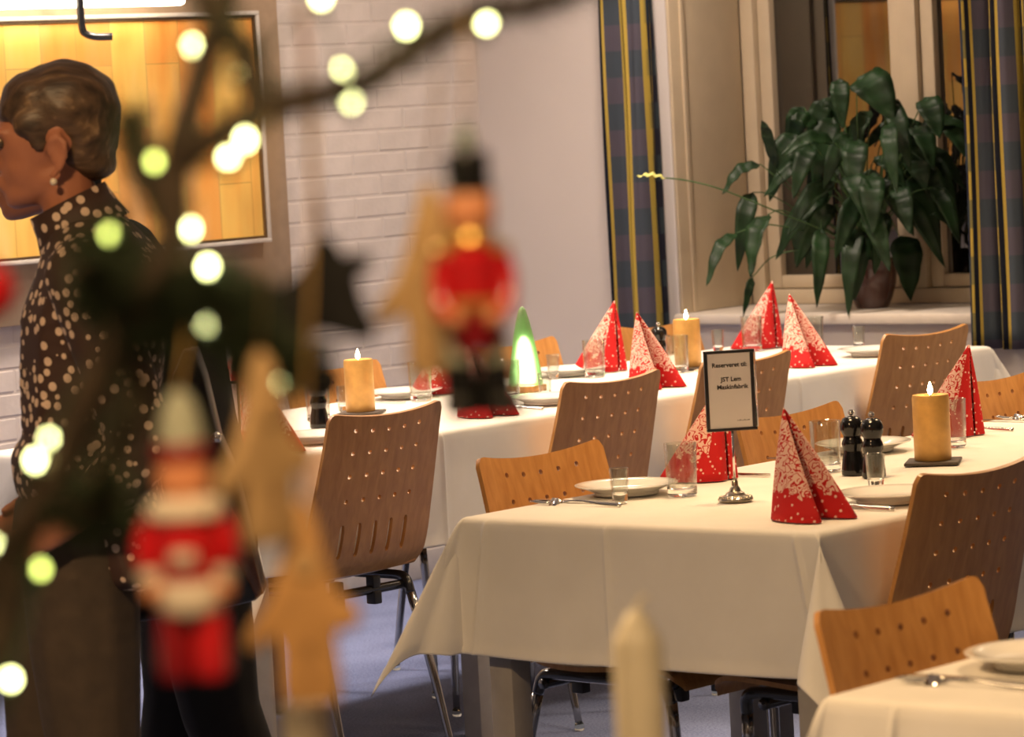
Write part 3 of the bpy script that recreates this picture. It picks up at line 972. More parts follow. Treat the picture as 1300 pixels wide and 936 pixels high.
CH0 = make_chair()
GRP_T2N = 'chairs along the near side of the back table'
CHAIRS = [
    (6.144, 5.840, -.019, 'wooden chair seen from behind, with slits at its foot, left of the white table corner', GRP_T2N),
    (6.929, 5.828, -.015, 'wooden chair seen from behind, right of the green glowing cone', GRP_T2N),
    (7.465, 5.830, -.015, 'wooden chair seen from behind, half hidden by the reserved sign', GRP_T2N),
    (8.283, 5.838, -.069, 'wooden chair seen from behind, below the plant and above the near candle', GRP_T2N),
    (5.437, 3.823, -.03, 'wooden chair seen from behind at the right edge, below the candle', 'chairs at the near table'),
    (5.466, 4.355, PI - .016, 'wooden chair showing its five holes, behind the nearest plate and shot glass', 'chairs at the near table'),
    (6.248, 4.335, PI, 'wooden chair showing its holes, between the reserved sign and the pepper mills', 'chairs at the near table'),
    (7.04, 4.335, PI, 'wooden chair showing its holes at the right edge, right of the red napkin', 'chairs at the near table'),
    (4.028, 2.550, PI - .029, 'wooden chair showing its five holes in the bottom right corner', 'chairs at the right table'),
    (6.34, 6.410, PI, 'wooden chair against the brick wall, hidden behind the black mill and hanging ornaments', 'chairs along the wall side of the back table'),
    (7.12, 6.430, PI, 'wooden chair on the wall side, its edge showing right of the left candle', 'chairs along the wall side of the back table'),
    (7.85, 6.430, PI, 'wooden chair on the wall side, behind the green glowing cone', 'chairs along the wall side of the back table'),
    (8.49, 6.430, PI, 'wooden chair on the wall side, behind the middle candle near the curtain', 'chairs along the wall side of the back table'),
]
for i, (x, y, rz, lab, grp) in enumerate(CHAIRS):
    c = CH0 if i == 0 else copy_tree(CH0)
    c.location = (x, y, 0); c.rotation_euler = (0, 0, rz)
    tag(c, lab, 'chair', grp)

# ================================================================== napkins
def napkin_base():
    base = catmull([(.002, .003, 0), (.000, .030, 0), (.030, .056, 0), (.078, .066, 0), (.124, .056, 0), (.136, .032, 0), (.078, .003, 0)], 7)
    V, UV, Fc = [], [], []
    apex = Vector((.006, 0, .192))
    nv = 12
    for sgn in (1, -1):
        o = len(V); m = len(base)
        for j in range(nv + 1):
            t = j / nv
            for i, b_ in enumerate(base):
                q = Vector((b_.x, sgn * b_.y, 0.0008 + (.006 if i > 30 else 0) * 0))
                p_ = apex.lerp(q, max(t, .012))
                p_ = p_ + Vector((0, sgn * .004, 0)) * math.sin(PI * t) * (.5 + .5 * math.sin(PI * i / (m - 1)))
                V.append(p_); UV.append((i / (m - 1), t))
        for j in range(nv):
            for i in range(m - 1):
                a = o + j * m + i
                q = (a, a + 1, a + m + 1, a + m)
                Fc.append(q if sgn > 0 else tuple(reversed(q)))
    ob = mesh_obj('folded_napkin', V, Fc, MT['napkin'], uvs=UV)
    md = ob.modifiers.new('thick', 'SOLIDIFY'); md.thickness = .0012
    return ob
NP0 = napkin_base()
GN1, GN2 = 'red napkins on the near table', 'red napkins on the back table'
NAPKINS = [
    (5.73, 4.345, PI / 2 + .05, 'red folded napkin behind the reserved sign, beside the tumbler', GN1),
    (5.275, 3.880, -PI / 2 - .26, 'red folded napkin with white lace print nearest the front corner of the near table', GN1),
    (6.555, 4.325, PI / 2 - .1, 'red folded napkin right behind the near candle', GN1),
    (5.960, 5.838, -PI / 2 - .2, 'red folded napkin at the left end of the back table, behind the hanging tan ornament', GN2),
    (6.770, 5.905, -PI / 2 - .2, 'red folded napkin behind the boots of the hanging toy soldier', GN2),
    (7.485, 5.950, -PI / 2 - .24, 'red folded napkin between the green cone and the middle candle, its lobes to the right', GN2),
    (8.095, 5.915, -PI / 2 - .24, 'red folded napkin with lobes to the right, in front of the window sill', GN2),
    (6.44, 6.33, PI / 2, 'red folded napkin at the far left, behind a tumbler and the black bag', GN2),
    (7.26, 6.36, PI / 2, 'red folded napkin behind the tan ornament, next to the tumbler by the left candle', GN2),
    (7.885, 6.33, PI / 2 - .05, 'red folded napkin pointing up at the dark curtain, behind a tumbler', GN2),
    (8.615, 6.34, PI / 2 - .05, 'red folded napkin with its dotted back to us, under the drooping leaf', GN2),
]
for i, (x, y, rz, lab, grp) in enumerate(NAPKINS):
    c = NP0 if i == 0 else copy_tree(NP0)
    c.location = (x, y, ZS + .0008); c.rotation_euler = (0, 0, rz)
    tag(c, lab, 'napkin', grp)

# ================================================================== plates, glasses, cutlery
def place(proto, items, cat, z=None):
    for i, (x, y, rz, lab, grp) in enumerate(items):
        c = proto if i == 0 else copy_tree(proto)
        c.location = (x, y, (ZS + .0008) if z is None else z); c.rotation_euler = (0, 0, rz)
        tag(c, lab, cat, grp)

plate = lathe('plate', [(.0005, .004), (.052, .004), (.056, .0), (.060, .0005), (.062, .006), (.085, .015), (.0965, .0185), (.0975, .0205), (.095, .0212), (.084, .018), (.064, .0105), (.058, .0085), (.0005, .0080)], MT['porcelain'], None, 48, caps=False)
place(plate, [
    (5.480, 4.398, 0, 'white plate behind the shot glass at the left end of the near table', 'plates'),
    (6.235, 4.385, 0, 'white plate behind the pepper mills', 'plates'),
    (5.500, 3.815, 0, 'white plate with a shot glass over it, beside the chair at the right edge', 'plates'),
    (4.030, 2.575, 0, 'white plate in the bottom right corner', 'plates'),
    (6.150, 5.825, 0, 'white plate in front of the black mill on the back table', 'plates'),
    (7.130, 6.430, 0, 'white plate right of the left candle', 'plates'),
    (7.040, 5.880, 0, 'white plate under the green glowing cone', 'plates'),
    (7.760, 6.400, 0, 'white plate left of the tall red napkin by the curtain', 'plates'),
    (7.76, 5.86, 0, 'white plate between the middle candle and the reserved sign', 'plates'),
    (8.40, 5.86, 0, 'white plate left of the chair below the plant', 'plates'),
], 'plate')

def tumbler_mesh(name, h, r1, r0, wall, base):
    """a thick solid bottom and a thin clear wall"""
    t = empty(name)
    rb = r0 + (r1 - r0) * base / h
    lathe('glass_bottom', [(.0005, .0003), (r0 - .003, 0), (r0, .003), (rb, base), (rb - .004, base - .0012), (rb - .010, base - .0035), (.0005, base - .0045)], MT['glass'], t, 32, caps=False)
    lathe('glass_wall', [(rb, base + .0003), (r1, h - .001), (r1 - .0007, h), (r1 - wall, h - .0008), (rb - wall, base + .0003), (rb, base + .0003)], MT['thin_glass'], t, 32, caps=False)
    return t
tum = tumbler_mesh('tumbler', .098, .0305, .0275, .0022, .016)
place(tum, [
    (5.486, 4.271, 0, 'glass tumbler left of the reserved sign', 'tumblers'),
    (5.900, 4.238, 0, 'glass tumbler behind the lace napkin on the near table', 'tumblers'),
    (6.345, 4.243, 0, 'glass tumbler right behind the near candle', 'tumblers'),
    (7.061, 6.314, 0, 'glass tumbler right of the left candle, in front of a red napkin', 'tumblers'),
    (7.120, 6.075, 0, 'glass tumbler left of the green glowing cone', 'tumblers'),
    (7.718, 6.282, 0, 'glass tumbler in front of the tall red napkin by the curtain', 'tumblers'),
    (7.870, 6.120, 0, 'glass tumbler touching the left side of the middle candle', 'tumblers'),
    (8.517, 6.355, 0, 'glass tumbler in front of the red napkin under the drooping leaf', 'tumblers'),
    (8.500, 6.130, 0, 'glass tumbler behind the red napkin nearest the plant pot', 'tumblers'),
    (6.390, 6.270, 0, 'glass tumbler at the far left of the back table, by the black bag', 'tumblers'),
    (6.560, 6.200, 0, 'glass tumbler left of the black mill on the back table', 'tumblers'),
], 'tumbler')
shot = tumbler_mesh('shot_glass', .064, .0185, .0140, .0022, .018)
place(shot, [
    (5.360, 4.318, 0, 'shot glass in front of the plate at the left end of the near table', 'shot glasses'),
    (5.674, 3.966, 0, 'shot glass in front of the pepper mills', 'shot glasses'),
    (6.775, 6.315, 0, 'shot glass left of the left candle', 'shot glasses'),
    (7.663, 6.378, 0, 'shot glass right of the green glowing cone, the farther of two', 'shot glasses'),
    (7.155, 5.985, 0, 'shot glass right of the green glowing cone, the nearer of two', 'shot glasses'),
    (8.470, 6.440, 0, 'shot glass right of the middle candle, above the reserved sign', 'shot glasses'),
    (8.590, 6.040, 0, 'shot glass below the plant pot, left of the chair', 'shot glasses'),
], 'glass')

def knife_parts():
    t = empty('table_knife')
    out = catmull([(0, .0, 0), (.0042, .004, 0), (.0050, .03, 0), (.0040, .085, 0)], 5)
    prism_o = [(p_.x, p_.y) for p_ in out] + [(-p_.x, p_.y) for p_ in reversed(out) if p_.x > .0005]
    def flat(name, pts, th, z0):
        bmx = bmesh.new()
        f = bmx.faces.new([bmx.verts.new((x, y, z0)) for x, y in pts])
        r = bmesh.ops.extrude_face_region(bmx, geom=[f])
        for v in r['geom']:
            if isinstance(v, bmesh.types.BMVert): v.co.z += th
        return bm_obj(name, bmx, MT['cutlery'], t)
    flat('handle', prism_o, .0045, 0)
    flat('blade', [(-.004, .0855), (.004, .0855), (.0085, .10), (.0085, .17), (.006, .195), (-.001, .205), (-.006, .195), (-.006, .10)], .0018, .001)
    return t
def fork_parts():
    t = empty('table_fork')
    tube('handle', catmull([(0, 0, .002), (0, .05, .004), (0, .10, .008), (0, .135, .004)], 5), [.005, .0045, .0026, .0022, .003], MT['cutlery'], t, 8, .5)
    hd = tube('head', [(0, .136, .004), (0, .146, .003), (0, .160, .003)], [.003, .0105, .0115], MT['cutlery'], t, 10, .25)
    for k in range(4):
        x = -.0085 + k * .00567
        tube('tine', catmull([(x, .1602, .003), (x, .180, .0025), (x, .203, .006)], 4), [.0018, .0016, .0006], MT['cutlery'], t, 6)
    return t
KN, FK = knife_parts(), fork_parts()
GC = 'cutlery on the tables'
place(KN, [
    (5.352, 4.300, .05, 'steel knife lying left of the plate at the left end of the near table', GC),
    (3.905, 2.490, .05, 'steel knife lying left of the plate in the bottom right corner', GC),
    (6.080, 4.30, .05, 'steel knife left of the plate behind the pepper mills', GC),
    (6.84, 4.29, .0, 'steel knife at the right edge, below the holed chair back', GC),
    (7.255, 5.98, PI, 'steel knife right of the plate under the green cone', GC),
    (6.995, 6.31, .1, 'steel knife left of the plate by the left candle', GC),
    (5.80, 4.30, .0, 'steel knife beside the red napkin behind the reserved sign', GC),
], 'knife')
place(FK, [
    (5.315, 4.28, .05, 'steel fork lying outermost left on the near table', GC),
    (3.868, 2.475, .05, 'steel fork lying outermost left in the bottom right corner', GC),
    (5.395, 3.735, .1, 'steel fork beside the lace napkin, left of the chair at the right edge', GC),
    (6.880, 4.28, .0, 'steel fork at the right edge, below the holed chair back', GC),
    (6.905, 5.785, .0, 'steel fork in front of the plate under the green cone', GC),
    (6.020, 5.76, .0, 'steel fork in front of the plate left of the first chair', GC),
    (6.66, 4.30, .1, 'steel fork beside the red napkin behind the near candle', GC),
], 'fork')

# ================================================================== pepper mills
def make_mill():
    t = empty('pepper_mill')
    lathe('body', [(.0005, 0), (.0225, 0), (.0232, .004), (.0225, .012), (.0205, .030), (.0178, .042), (.0172, .047), (.0195, .055), (.0205, .060), (.0188, .066), (.0165, .070), (.0165, .074), (.0005, .074)], MT['mill'], t, 28, caps=False)
    hd = lathe('head', [(.0165, .0745), (.0185, .078), (.0212, .084), (.0225, .092), (.0212, .101), (.0165, .108), (.009, .1115), (.0005, .112)], MT['mill'], t, 28, caps=False)
    lathe('knob', [(.003, .1115), (.003, .114), (.0058, .1165), (.0062, .120), (.0042, .1235), (.0005, .1245)], MT['chrome'], hd, 16, caps=False)
    return t
place(make_mill(), [
    (5.865, 4.150, 0, 'black pepper mill, the left one of the pair by the near candle', 'pepper mills'),
    (5.836, 4.083, 0, 'black pepper mill, the right one of the pair by the near candle', 'pepper mills'),
    (6.432, 6.077, 0, 'black pepper mill on the back table left of the left candle', 'pepper mills'),
    (7.985, 6.270, 0, 'black pepper mill behind the tumbler left of the middle candle', 'pepper mills'),
], 'pepper mill')

# ================================================================== candles on slate
def make_candle():
    t = empty('pillar_candle')
    lathe('wax_body', [(.0005, .0), (.0345, .0), (.036, .002), (.036, .122), (.0345, .127), (.029, .1265), (.020, .121), (.0005, .119)], MT['gold_wax'], t, 36, caps=False)
    tube('wick', [(0, 0, .1185), (.0005, 0, .124), (.002, 0, .129)], .0012, MT['wick'], t, 6)
    lathe('flame', [(.0005, .1265), (.0042, .130), (.0055, .135), (.0042, .142), (.0018, .149), (.0004, .153)], MT['flame'], t, 14, caps=False)
    return t
cd = make_candle()
CND = [(6.072, 4.107, 0, 'burning gold pillar candle on the near table', 'gold pillar candles'),
       (6.732, 6.220, 0, 'burning gold pillar candle on the back table, left, behind the first chair', 'gold pillar candles'),
       (7.960, 6.155, 0, 'burning gold pillar candle in the middle of the back table', 'gold pillar candles')]
place(cd, CND, 'candle', ZS + .0075)
co = box('coaster', (-.052, -.052, 0), (.052, .052, .006), MT['slate'], None, bevel=.0015)
place(co, [(x, y, .5, 'dark slate coaster under the %s candle' % n, 'slate coasters') for (x, y, *_), n in zip(CND, ('near', 'left back', 'middle back'))], 'coaster')

# ================================================================== glowing cone
cone = tag(empty('cone_lamp', (7.308, 6.176, ZS + .0008)), 'green glass cone lamp glowing white from inside on a wooden base', 'lamp')
box('wooden_base', (-.038, -.038, 0), (.038, .038, .017), MT['beech'], cone, bevel=.002)
m, nt, b = new_mat('green_frosted_glass')
b.inputs['Base Color'].default_value = (0.30, 0.52, 0.24, 1)
b.inputs['Transmission Weight'].default_value = 0.75
b.inputs['Roughness'].default_value = 0.35
MT['green_glass'] = m
prof = [(.0440, .0178), (.0445, .022), (.0405, .055), (.034, .095), (.026, .140), (.0175, .180), (.010, .207), (.0045, .2165), (.0005, .218)]
inner = [(max(.0004, r_ - .0035), z_ - (.003 if z_ > .2 else 0)) for r_, z_ in prof]
lathe('glass_shade', prof + list(reversed(inner)) + [prof[0]], MT['green_glass'], cone, 36, caps=False, angle=60)
MT['cone_bulb'] = emit_mat('cone_bulb', (1.0, 1.0, 0.72), 16.0)
lathe('bulb', [(.0005, .020), (.026, .022), (.027, .05), (.023, .09), (.016, .125), (.007, .14), (.0005, .142)], MT['cone_bulb'], cone, 24, caps=False)

# ================================================================== signs
def text_mesh(name, body, size, loc, mat, parent, bold=0.0, align='CENTER'):
    cu = bpy.data.curves.new(name, 'FONT')
    cu.body = body; cu.size = size; cu.align_x = align; cu.align_y = 'CENTER'; cu.extrude = 0.0001
    cu.offset = bold
    tmp = bpy.data.objects.new(name + '_tmp', cu)
    COL.objects.link(tmp)
    dg = bpy.context.evaluated_depsgraph_get()
    me = bpy.data.meshes.new_from_object(tmp.evaluated_get(dg))
    bpy.data.objects.remove(tmp)
    me.materials.clear(); me.materials.append(mat)
    o = bpy.data.objects.new(name, me)
    o.location = loc; o.rotation_euler = (PI / 2, 0, 0)
    return link(o, parent)

YAW = -PHI     # local +x points to the right of the photograph
sg = tag(empty('table_sign', (5.438, 4.112, ZS + .0008), YAW + .10), 'black framed reserved sign on a slim stem with a silver foot', 'sign')
lathe('foot', [(.0005, .0), (.030, .0), (.0325, .003), (.031, .006), (.024, .009), (.019, .011), (.0165, .015), (.011, .018), (.009, .024), (.0062, .028), (.0055, .036), (.0035, .040), (.0005, .040)], MT['silver'], sg, 28, caps=False, angle=25)
for k in range(14):
    a = 2 * PI * k / 14
    bmx = bmesh.new(); bmesh.ops.create_icosphere(bmx, subdivisions=1, radius=.0042, matrix=Matrix.Translation((.0275 * math.cos(a), .0275 * math.sin(a), .0062)))
    bm_obj('foot_bead', bmx, MT['silver'], sg, smooth=True)
tube('stem', [(0, 0, .039), (0, 0, .128)], .0022, MT['chrome'], sg, 10)
fz0, fh, fw = .128, .147, .093
box('card', (-fw / 2 + .005, -.0020, fz0 + .005), (fw / 2 - .005, .0015, fz0 + fh - .005), MT['paper'], sg)
for nm, lo, hi in (('frame_rail', (-fw / 2, -.004, fz0), (fw / 2, .004, fz0 + .0055)), ('frame_rail', (-fw / 2, -.004, fz0 + fh - .0055), (fw / 2, .004, fz0 + fh)),
                   ('frame_stile', (-fw / 2, -.004, fz0 + .0055), (-fw / 2 + .0065, .004, fz0 + fh - .0055)), ('frame_stile', (fw / 2 - .0085, -.004, fz0 + .0055), (fw / 2 - .002, .004, fz0 + fh - .0055))):
    box(nm, lo, hi, MT['sign_frame'], sg, bevel=.001)
box('acrylic_edge', (fw / 2 - .0018, -.004, fz0 + .0055), (fw / 2 + .002, .004, fz0 + fh - .0055), MT['acrylic'], sg, bevel=.0008)
for body, sz, x, z, al in (('Reserveret til:', .0112, 0.0, fz0 + fh - .027, 'CENTER'), ('JST Lem', .0112, .002, fz0 + fh - .053, 'CENTER'), ('Maskinfabrik', .0112, .004, fz0 + fh - .067, 'CENTER')):
    text_mesh('lettering', body, sz, (x, -.0023, z), MT['ink'], sg, .00028 if sz > .01 else 0.0, al)

s2 = tag(empty('card_frame', (6.02, 5.995, ZS + .0008), YAW), 'thin black framed white card beside the black bag on the back table', 'sign')
box('card', (-.042, -.002, .006), (.042, .002, .141), MT['paper'], s2)
for nm, lo, hi in (('frame_rail', (-.048, -.004, 0), (.048, .004, .006)), ('frame_rail', (-.048, -.004, .141), (.048, .004, .147)), ('frame_stile', (-.048, -.004, .006), (-.042, .004, .141)), ('frame_stile', (.042, -.004, .006), (.048, .004, .141))):
    box(nm, lo, hi, MT['sign_frame'], s2, bevel=.001)
tube('rear_strut', [(0, .004, .09), (0, .04, .002)], .003, MT['sign_frame'], s2)

for k in range(9):      # a line of print too small to read
    box('print_mark', (.010 + k * .0026, -.0023, fz0 + .018), (.0118 + k * .0026, -.0021, fz0 + .0188 + .0006 * (k % 3)), MT['ink'], sg)

# ================================================================== plant on the sill
LEAVES = [
 ((9.282,6.503,1.137) , (9.239,6.459,1.490) , (9.243,6.336,1.361), 0.105),
 ((9.272,6.512,1.114) , (9.247,6.530,1.493) , (9.214,6.501,1.340) ,0.050),
 ((9.143,6.664,1.125) , (9.081,6.651,1.234) , (9.021,6.656,1.384) ,0.030),
 ((9.156,6.646,1.100) , (9.081,6.714,1.252) , (8.979,6.783,1.167) ,0.035),
 ((9.154,6.646,1.077) , (9.061,6.733,1.169) , (8.992,6.751,0.936) ,0.050),
 ((9.167,6.628,1.052) , (9.009,6.641,1.104) , (8.890,6.627,0.923) ,0.055),
 ((9.165,6.628,1.029) , (8.937,6.706,1.054) , (8.792,6.717,0.905) ,0.035),
 ((9.160,6.628,0.982) , (9.067,6.753,0.914) , (9.038,6.773,0.795) ,0.022),
 ((9.212,6.574,1.048) , (9.133,6.540,1.053) , (9.051,6.510,0.822) ,0.045),
 ((9.256,6.520,1.021) , (9.202,6.452,1.051) , (9.103,6.434,0.792) ,0.050),
 ((9.319,6.448,1.040) , (9.384,6.432,1.012) , (9.403,6.415,0.815) ,0.085),
 ((9.344,6.431,1.156) , (9.415,6.298,1.360) , (9.432,6.199,1.227) ,0.050),
 ((9.342,6.431,1.132) , (9.404,6.404,1.341) , (9.314,6.503,1.277) ,0.040),
 ((9.342,6.431,1.132) , (9.367,6.352,1.317) , (9.447,6.195,1.320) ,0.040),
 ((9.295,6.485,1.113) , (9.208,6.583,1.343) , (9.133,6.642,1.384) ,0.035),
 ((9.279,6.503,1.114) , (9.168,6.499,1.307) , (8.996,6.578,1.271) ,0.040),
 ((9.325,6.449,1.110) , (9.413,6.331,1.244) , (9.430,6.254,1.053) ,0.060),
 ((9.308,6.466,1.088) , (9.397,6.407,1.211) , (9.446,6.326,0.959) ,0.060),
 ((9.277,6.502,1.090) , (9.209,6.535,1.189) , (9.075,6.620,1.034) ,0.050),
 ((9.260,6.520,1.068) , (9.220,6.574,1.142) , (9.095,6.683,0.963) ,0.050),
 ((9.290,6.484,1.066) , (9.320,6.442,1.181) , (9.351,6.358,1.012) ,0.060),
 ((9.283,6.493,1.066) , (9.170,6.463,1.213) , (9.135,6.350,1.026) ,0.060),
 ((9.306,6.466,1.064) , (9.359,6.414,1.131) , (9.423,6.299,0.913) ,0.050),
 ((9.266,6.511,1.044) , (9.212,6.541,1.118) , (9.097,6.613,0.939) ,0.050),
 ((9.288,6.484,1.042) , (9.220,6.459,1.140) , (9.108,6.477,0.960) ,0.055),
 ((9.279,6.493,1.019) , (9.194,6.415,1.105) , (9.148,6.309,0.920) ,0.055),
 ((9.310,6.467,1.111) , (9.371,6.443,1.273) , (9.429,6.362,1.126) ,0.060),
 ((9.279,6.503,1.114) , (9.245,6.495,1.327) , (9.144,6.533,1.169) ,0.050),
 ((9.296,6.485,1.124) , (9.323,6.474,1.394) , (9.258,6.510,1.221) ,0.050),
 ((9.319,6.458,1.122) , (9.426,6.381,1.268) , (9.526,6.256,1.142) ,0.045),
 ((9.277,6.502,1.090) , (9.202,6.599,1.238) , (9.083,6.707,1.153) ,0.040),
 ((9.321,6.448,1.063) , (9.425,6.375,1.103) , (9.508,6.280,1.001) ,0.050),
 ((9.293,6.484,1.089) , (9.273,6.433,1.253) , (9.284,6.333,1.157) ,0.050),
 ((9.268,6.511,1.067) , (9.223,6.589,1.178) , (9.176,6.621,1.028) ,0.050),
 ((9.296,6.475,1.041) , (9.288,6.410,1.088) , (9.212,6.410,0.905) ,0.050),
 ((9.262,6.520,1.092) , (9.244,6.612,1.284) , (9.196,6.672,1.169) ,0.040),
 ((9.304,6.476,1.135) , (9.370,6.453,1.320) , (9.458,6.357,1.325) ,0.040),
]
SPATHE = [(9.201,6.538,1.025), (8.980,6.576,1.109), (8.794,6.648,1.190), (8.714,6.715,1.222), (8.669,6.753,1.232), (8.600,6.805,1.241)]
plant = tag(empty('potted_plant', (9.337, 6.509, WZ0 + .0205)), 'large dark green leafy plant in a brown pot on the window sill', 'plant')
PO = Vector(plant.location)
lathe('pot', [(.0005, 0), (.046, 0), (.050, .004), (.062, .03), (.074, .07), (.079, .11), (.078, .135), (.081, .140), (.081, .148), (.074, .148), (.071, .12), (.0005, .118)], MT['pot'], plant, 36, caps=False)
lathe('soil', [(.070, .119), (.068, .1215), (.03, .126), (.0005, .127)], MT['soil'], plant, 24, caps=False)
def leaf_mesh(m_, t_, width, nrm, droop):
    L = (t_ - m_).length
    midp = (m_ + t_) / 2 + Vector((0, 0, droop * L)) + nrm * (.10 * L)
    path = catmull([m_, midp, t_], 7)
    V, Fc = [], []
    n = len(path)
    prof = []
    for i in range(n):
        t = i / (n - 1)
        prof.append(max(.02, (math.sin(PI * t ** .8)) ** .75 * (1 - .25 * t)) if i < n - 1 else .01)
    for i, p_ in enumerate(path):
        tg = (path[min(i + 1, n - 1)] - path[max(0, i - 1)]).normalized()
        wd = tg.cross(nrm).normalized()
        nn = wd.cross(tg).normalized()
        for k in (-1, -.5, 0, .5, 1):
            hw = width * .62 * prof[i] * 1.08
            V.append(p_ + wd * hw * k + nn * (.22 * hw * abs(k) - .004 * math.sin(i * 1.7 + k)))
    for i in range(n - 1):
        for k in range(4):
            a = i * 5 + k
            Fc.append((a, a + 1, a + 6, a + 5))
    return V, Fc
rl = random.Random(5)
for k in range(34):
    a_, rr, hh = rl.uniform(0, 2 * PI), rl.uniform(.10, .30), rl.uniform(.12, .52)
    m__ = PO + Vector((math.cos(a_) * rr * .55 - .02, math.sin(a_) * rr, hh + .12))
    t__ = m__ + Vector((math.cos(a_) * rl.uniform(.04, .09) - .02, math.sin(a_) * rl.uniform(.05, .12), -rl.uniform(.10, .22)))
    LEAVES.append((tuple(PO + Vector((math.cos(a_) * .04, math.sin(a_) * .06, .25))), tuple(m__), tuple(t__), rl.uniform(.045, .07)))
crown = Vector((0, 0, .13))
for (b_, m_, t_, wdt) in LEAVES:
    b_, m_, t_ = Vector(b_) - PO, Vector(m_) - PO, Vector(t_) - PO
    lim = (XW + .345) - PO.x
    for q in (b_, m_, t_): q.x = min(q.x, lim)
    c0 = crown + Vector((rl.uniform(-.03, .03), rl.uniform(-.03, .03), 0))
    tube('stalk', catmull([c0, (c0 + b_) / 2 + Vector((0, 0, .03)), (b_ + m_) / 2 + Vector((0, 0, .03)), m_], 5), [.0028, .0022, .0016], MT['stem'], plant, 6)
    nrm = Vector((-.72 + rl.uniform(-.35, .35), -.45 + rl.uniform(-.35, .35), .45 + rl.uniform(-.2, .3))).normalized()
    V, Fc = leaf_mesh(m_, t_, wdt, nrm, .12)
    V = [Vector((min(v.x, lim), v.y, v.z)) for v in V]
    lf = mesh_obj('leaf', V, Fc, MT['leaf'], plant)
    md = lf.modifiers.new('thick', 'SOLIDIFY'); md.thickness = .0008
sp = [Vector(p_) - PO for p_ in SPATHE]
tube('flower_stalk', catmull([crown] + sp[:5], 6), .0022, MT['stem'], plant, 6)
V, Fc = leaf_mesh(sp[4], sp[5], .016, Vector((-.4, -.3, .85)).normalized(), .0)
lf = mesh_obj('spathe', V, Fc, MT['spathe'], plant)
md = lf.modifiers.new('thick', 'SOLIDIFY'); md.thickness = .0012

# ================================================================== people
def blobs(name, chains, voxel, mat, parent, smooth_it=6, step=.35, extra=None):
    """each chain: nodes (x, y, z, rx, ry, rz); ellipsoids strung along it are fused into one continuous skin"""
    bmx = bmesh.new()
    def ell(p_, r_):
        bmesh.ops.create_icosphere(bmx, subdivisions=2, radius=1.0, matrix=Matrix.Translation(p_) @ Matrix.Diagonal((*r_, 1)))
    for ch in chains:
        nodes = [(n if len(n) == 6 else (*n[:3], n[3], n[3], n[3])) for n in ch]
        if len(nodes) == 1:
            ell(nodes[0][:3], nodes[0][3:]); continue
        for a, b2 in zip(nodes, nodes[1:]):
            pa, pb = Vector(a[:3]), Vector(b2[:3])
            d = (pb - pa).length
            k = max(2, int(d / (step * min(min(a[3:]), min(b2[3:])))) + 1)
            for i in range(k + 1):
                t = i / k
                ell(pa.lerp(pb, t), [u_ + (w_ - u_) * t for u_, w_ in zip(a[3:], b2[3:])])
    me = bpy.data.meshes.new(name)
    bmx.to_mesh(me); bmx.free()
    tmp = bpy.data.objects.new(name + '_tmp', me)
    COL.objects.link(tmp)
    md = tmp.modifiers.new('fuse', 'REMESH'); md.mode = 'VOXEL'; md.voxel_size = voxel; md.use_smooth_shade = True
    ms = tmp.modifiers.new('soft', 'SMOOTH'); ms.factor = .5; ms.iterations = smooth_it
    dg = bpy.context.evaluated_depsgraph_get()
    m2 = bpy.data.meshes.new_from_object(tmp.evaluated_get(dg))
    bpy.data.objects.remove(tmp)
    m2.name = name
    m2.materials.clear(); m2.materials.append(mat)
    for p_ in m2.polygons: p_.use_smooth = True
    o = bpy.data.objects.new(name, m2)
    return link(o, parent)

FACE = math.atan2(.7616, -.648)       # both people walk towards the left of the picture
def grow(ch, d):
    return [(n[0], n[1], n[2], *[r_ + d for r_ in (n[3:] if len(n) == 6 else (n[3],) * 3)]) for n in ch]

def hand(w, dirx, side):
    """palm and five curled fingers hanging from wrist w, fingers pointing forward and down"""
    w = Vector(w)
    f = Vector(dirx).normalized()
    lat = Vector((0, side, 0))
    dn = f.cross(lat) * (1 if side > 0 else -1)
    out = [[(*w, .024, .018, .022), (*(w + f * .045), .026, .015, .030), (*(w + f * .075), .024, .013, .030)]]
    for k, ln in enumerate((.062, .072, .068, .052)):
        r0 = w + f * .082 + Vector((0, 0, .024 - .016 * k))
        p1 = r0 + f * ln * .42
        p2 = p1 + f * ln * .22 - lat * ln * .28
        p3 = p2 - f * ln * .10 - lat * ln * .28
        out.append([(*r0, .0085), (*p1, .0082), (*p2, .0076), (*p3, .0066)])
    t0 = w + f * .03 + Vector((0, 0, .024))
    out.append([(*t0, .0105), (*(t0 + f * .025 + Vector((0, 0, .014)) - lat * .01), .0095), (*(t0 + f * .055 + Vector((0, 0, .012)) - lat * .02), .008)])
    return out

def make_person(name, loc, label, P):
    t = tag(empty(name, loc, FACE), label, 'person')
    body = P['torso_skin'] + P['neck'] + P['head'] + P['arms'] + P['legs'] + P['hands'] + P['feet_skin']
    blobs('body', body, .0065, MT['skin'], t, 4)
    return t

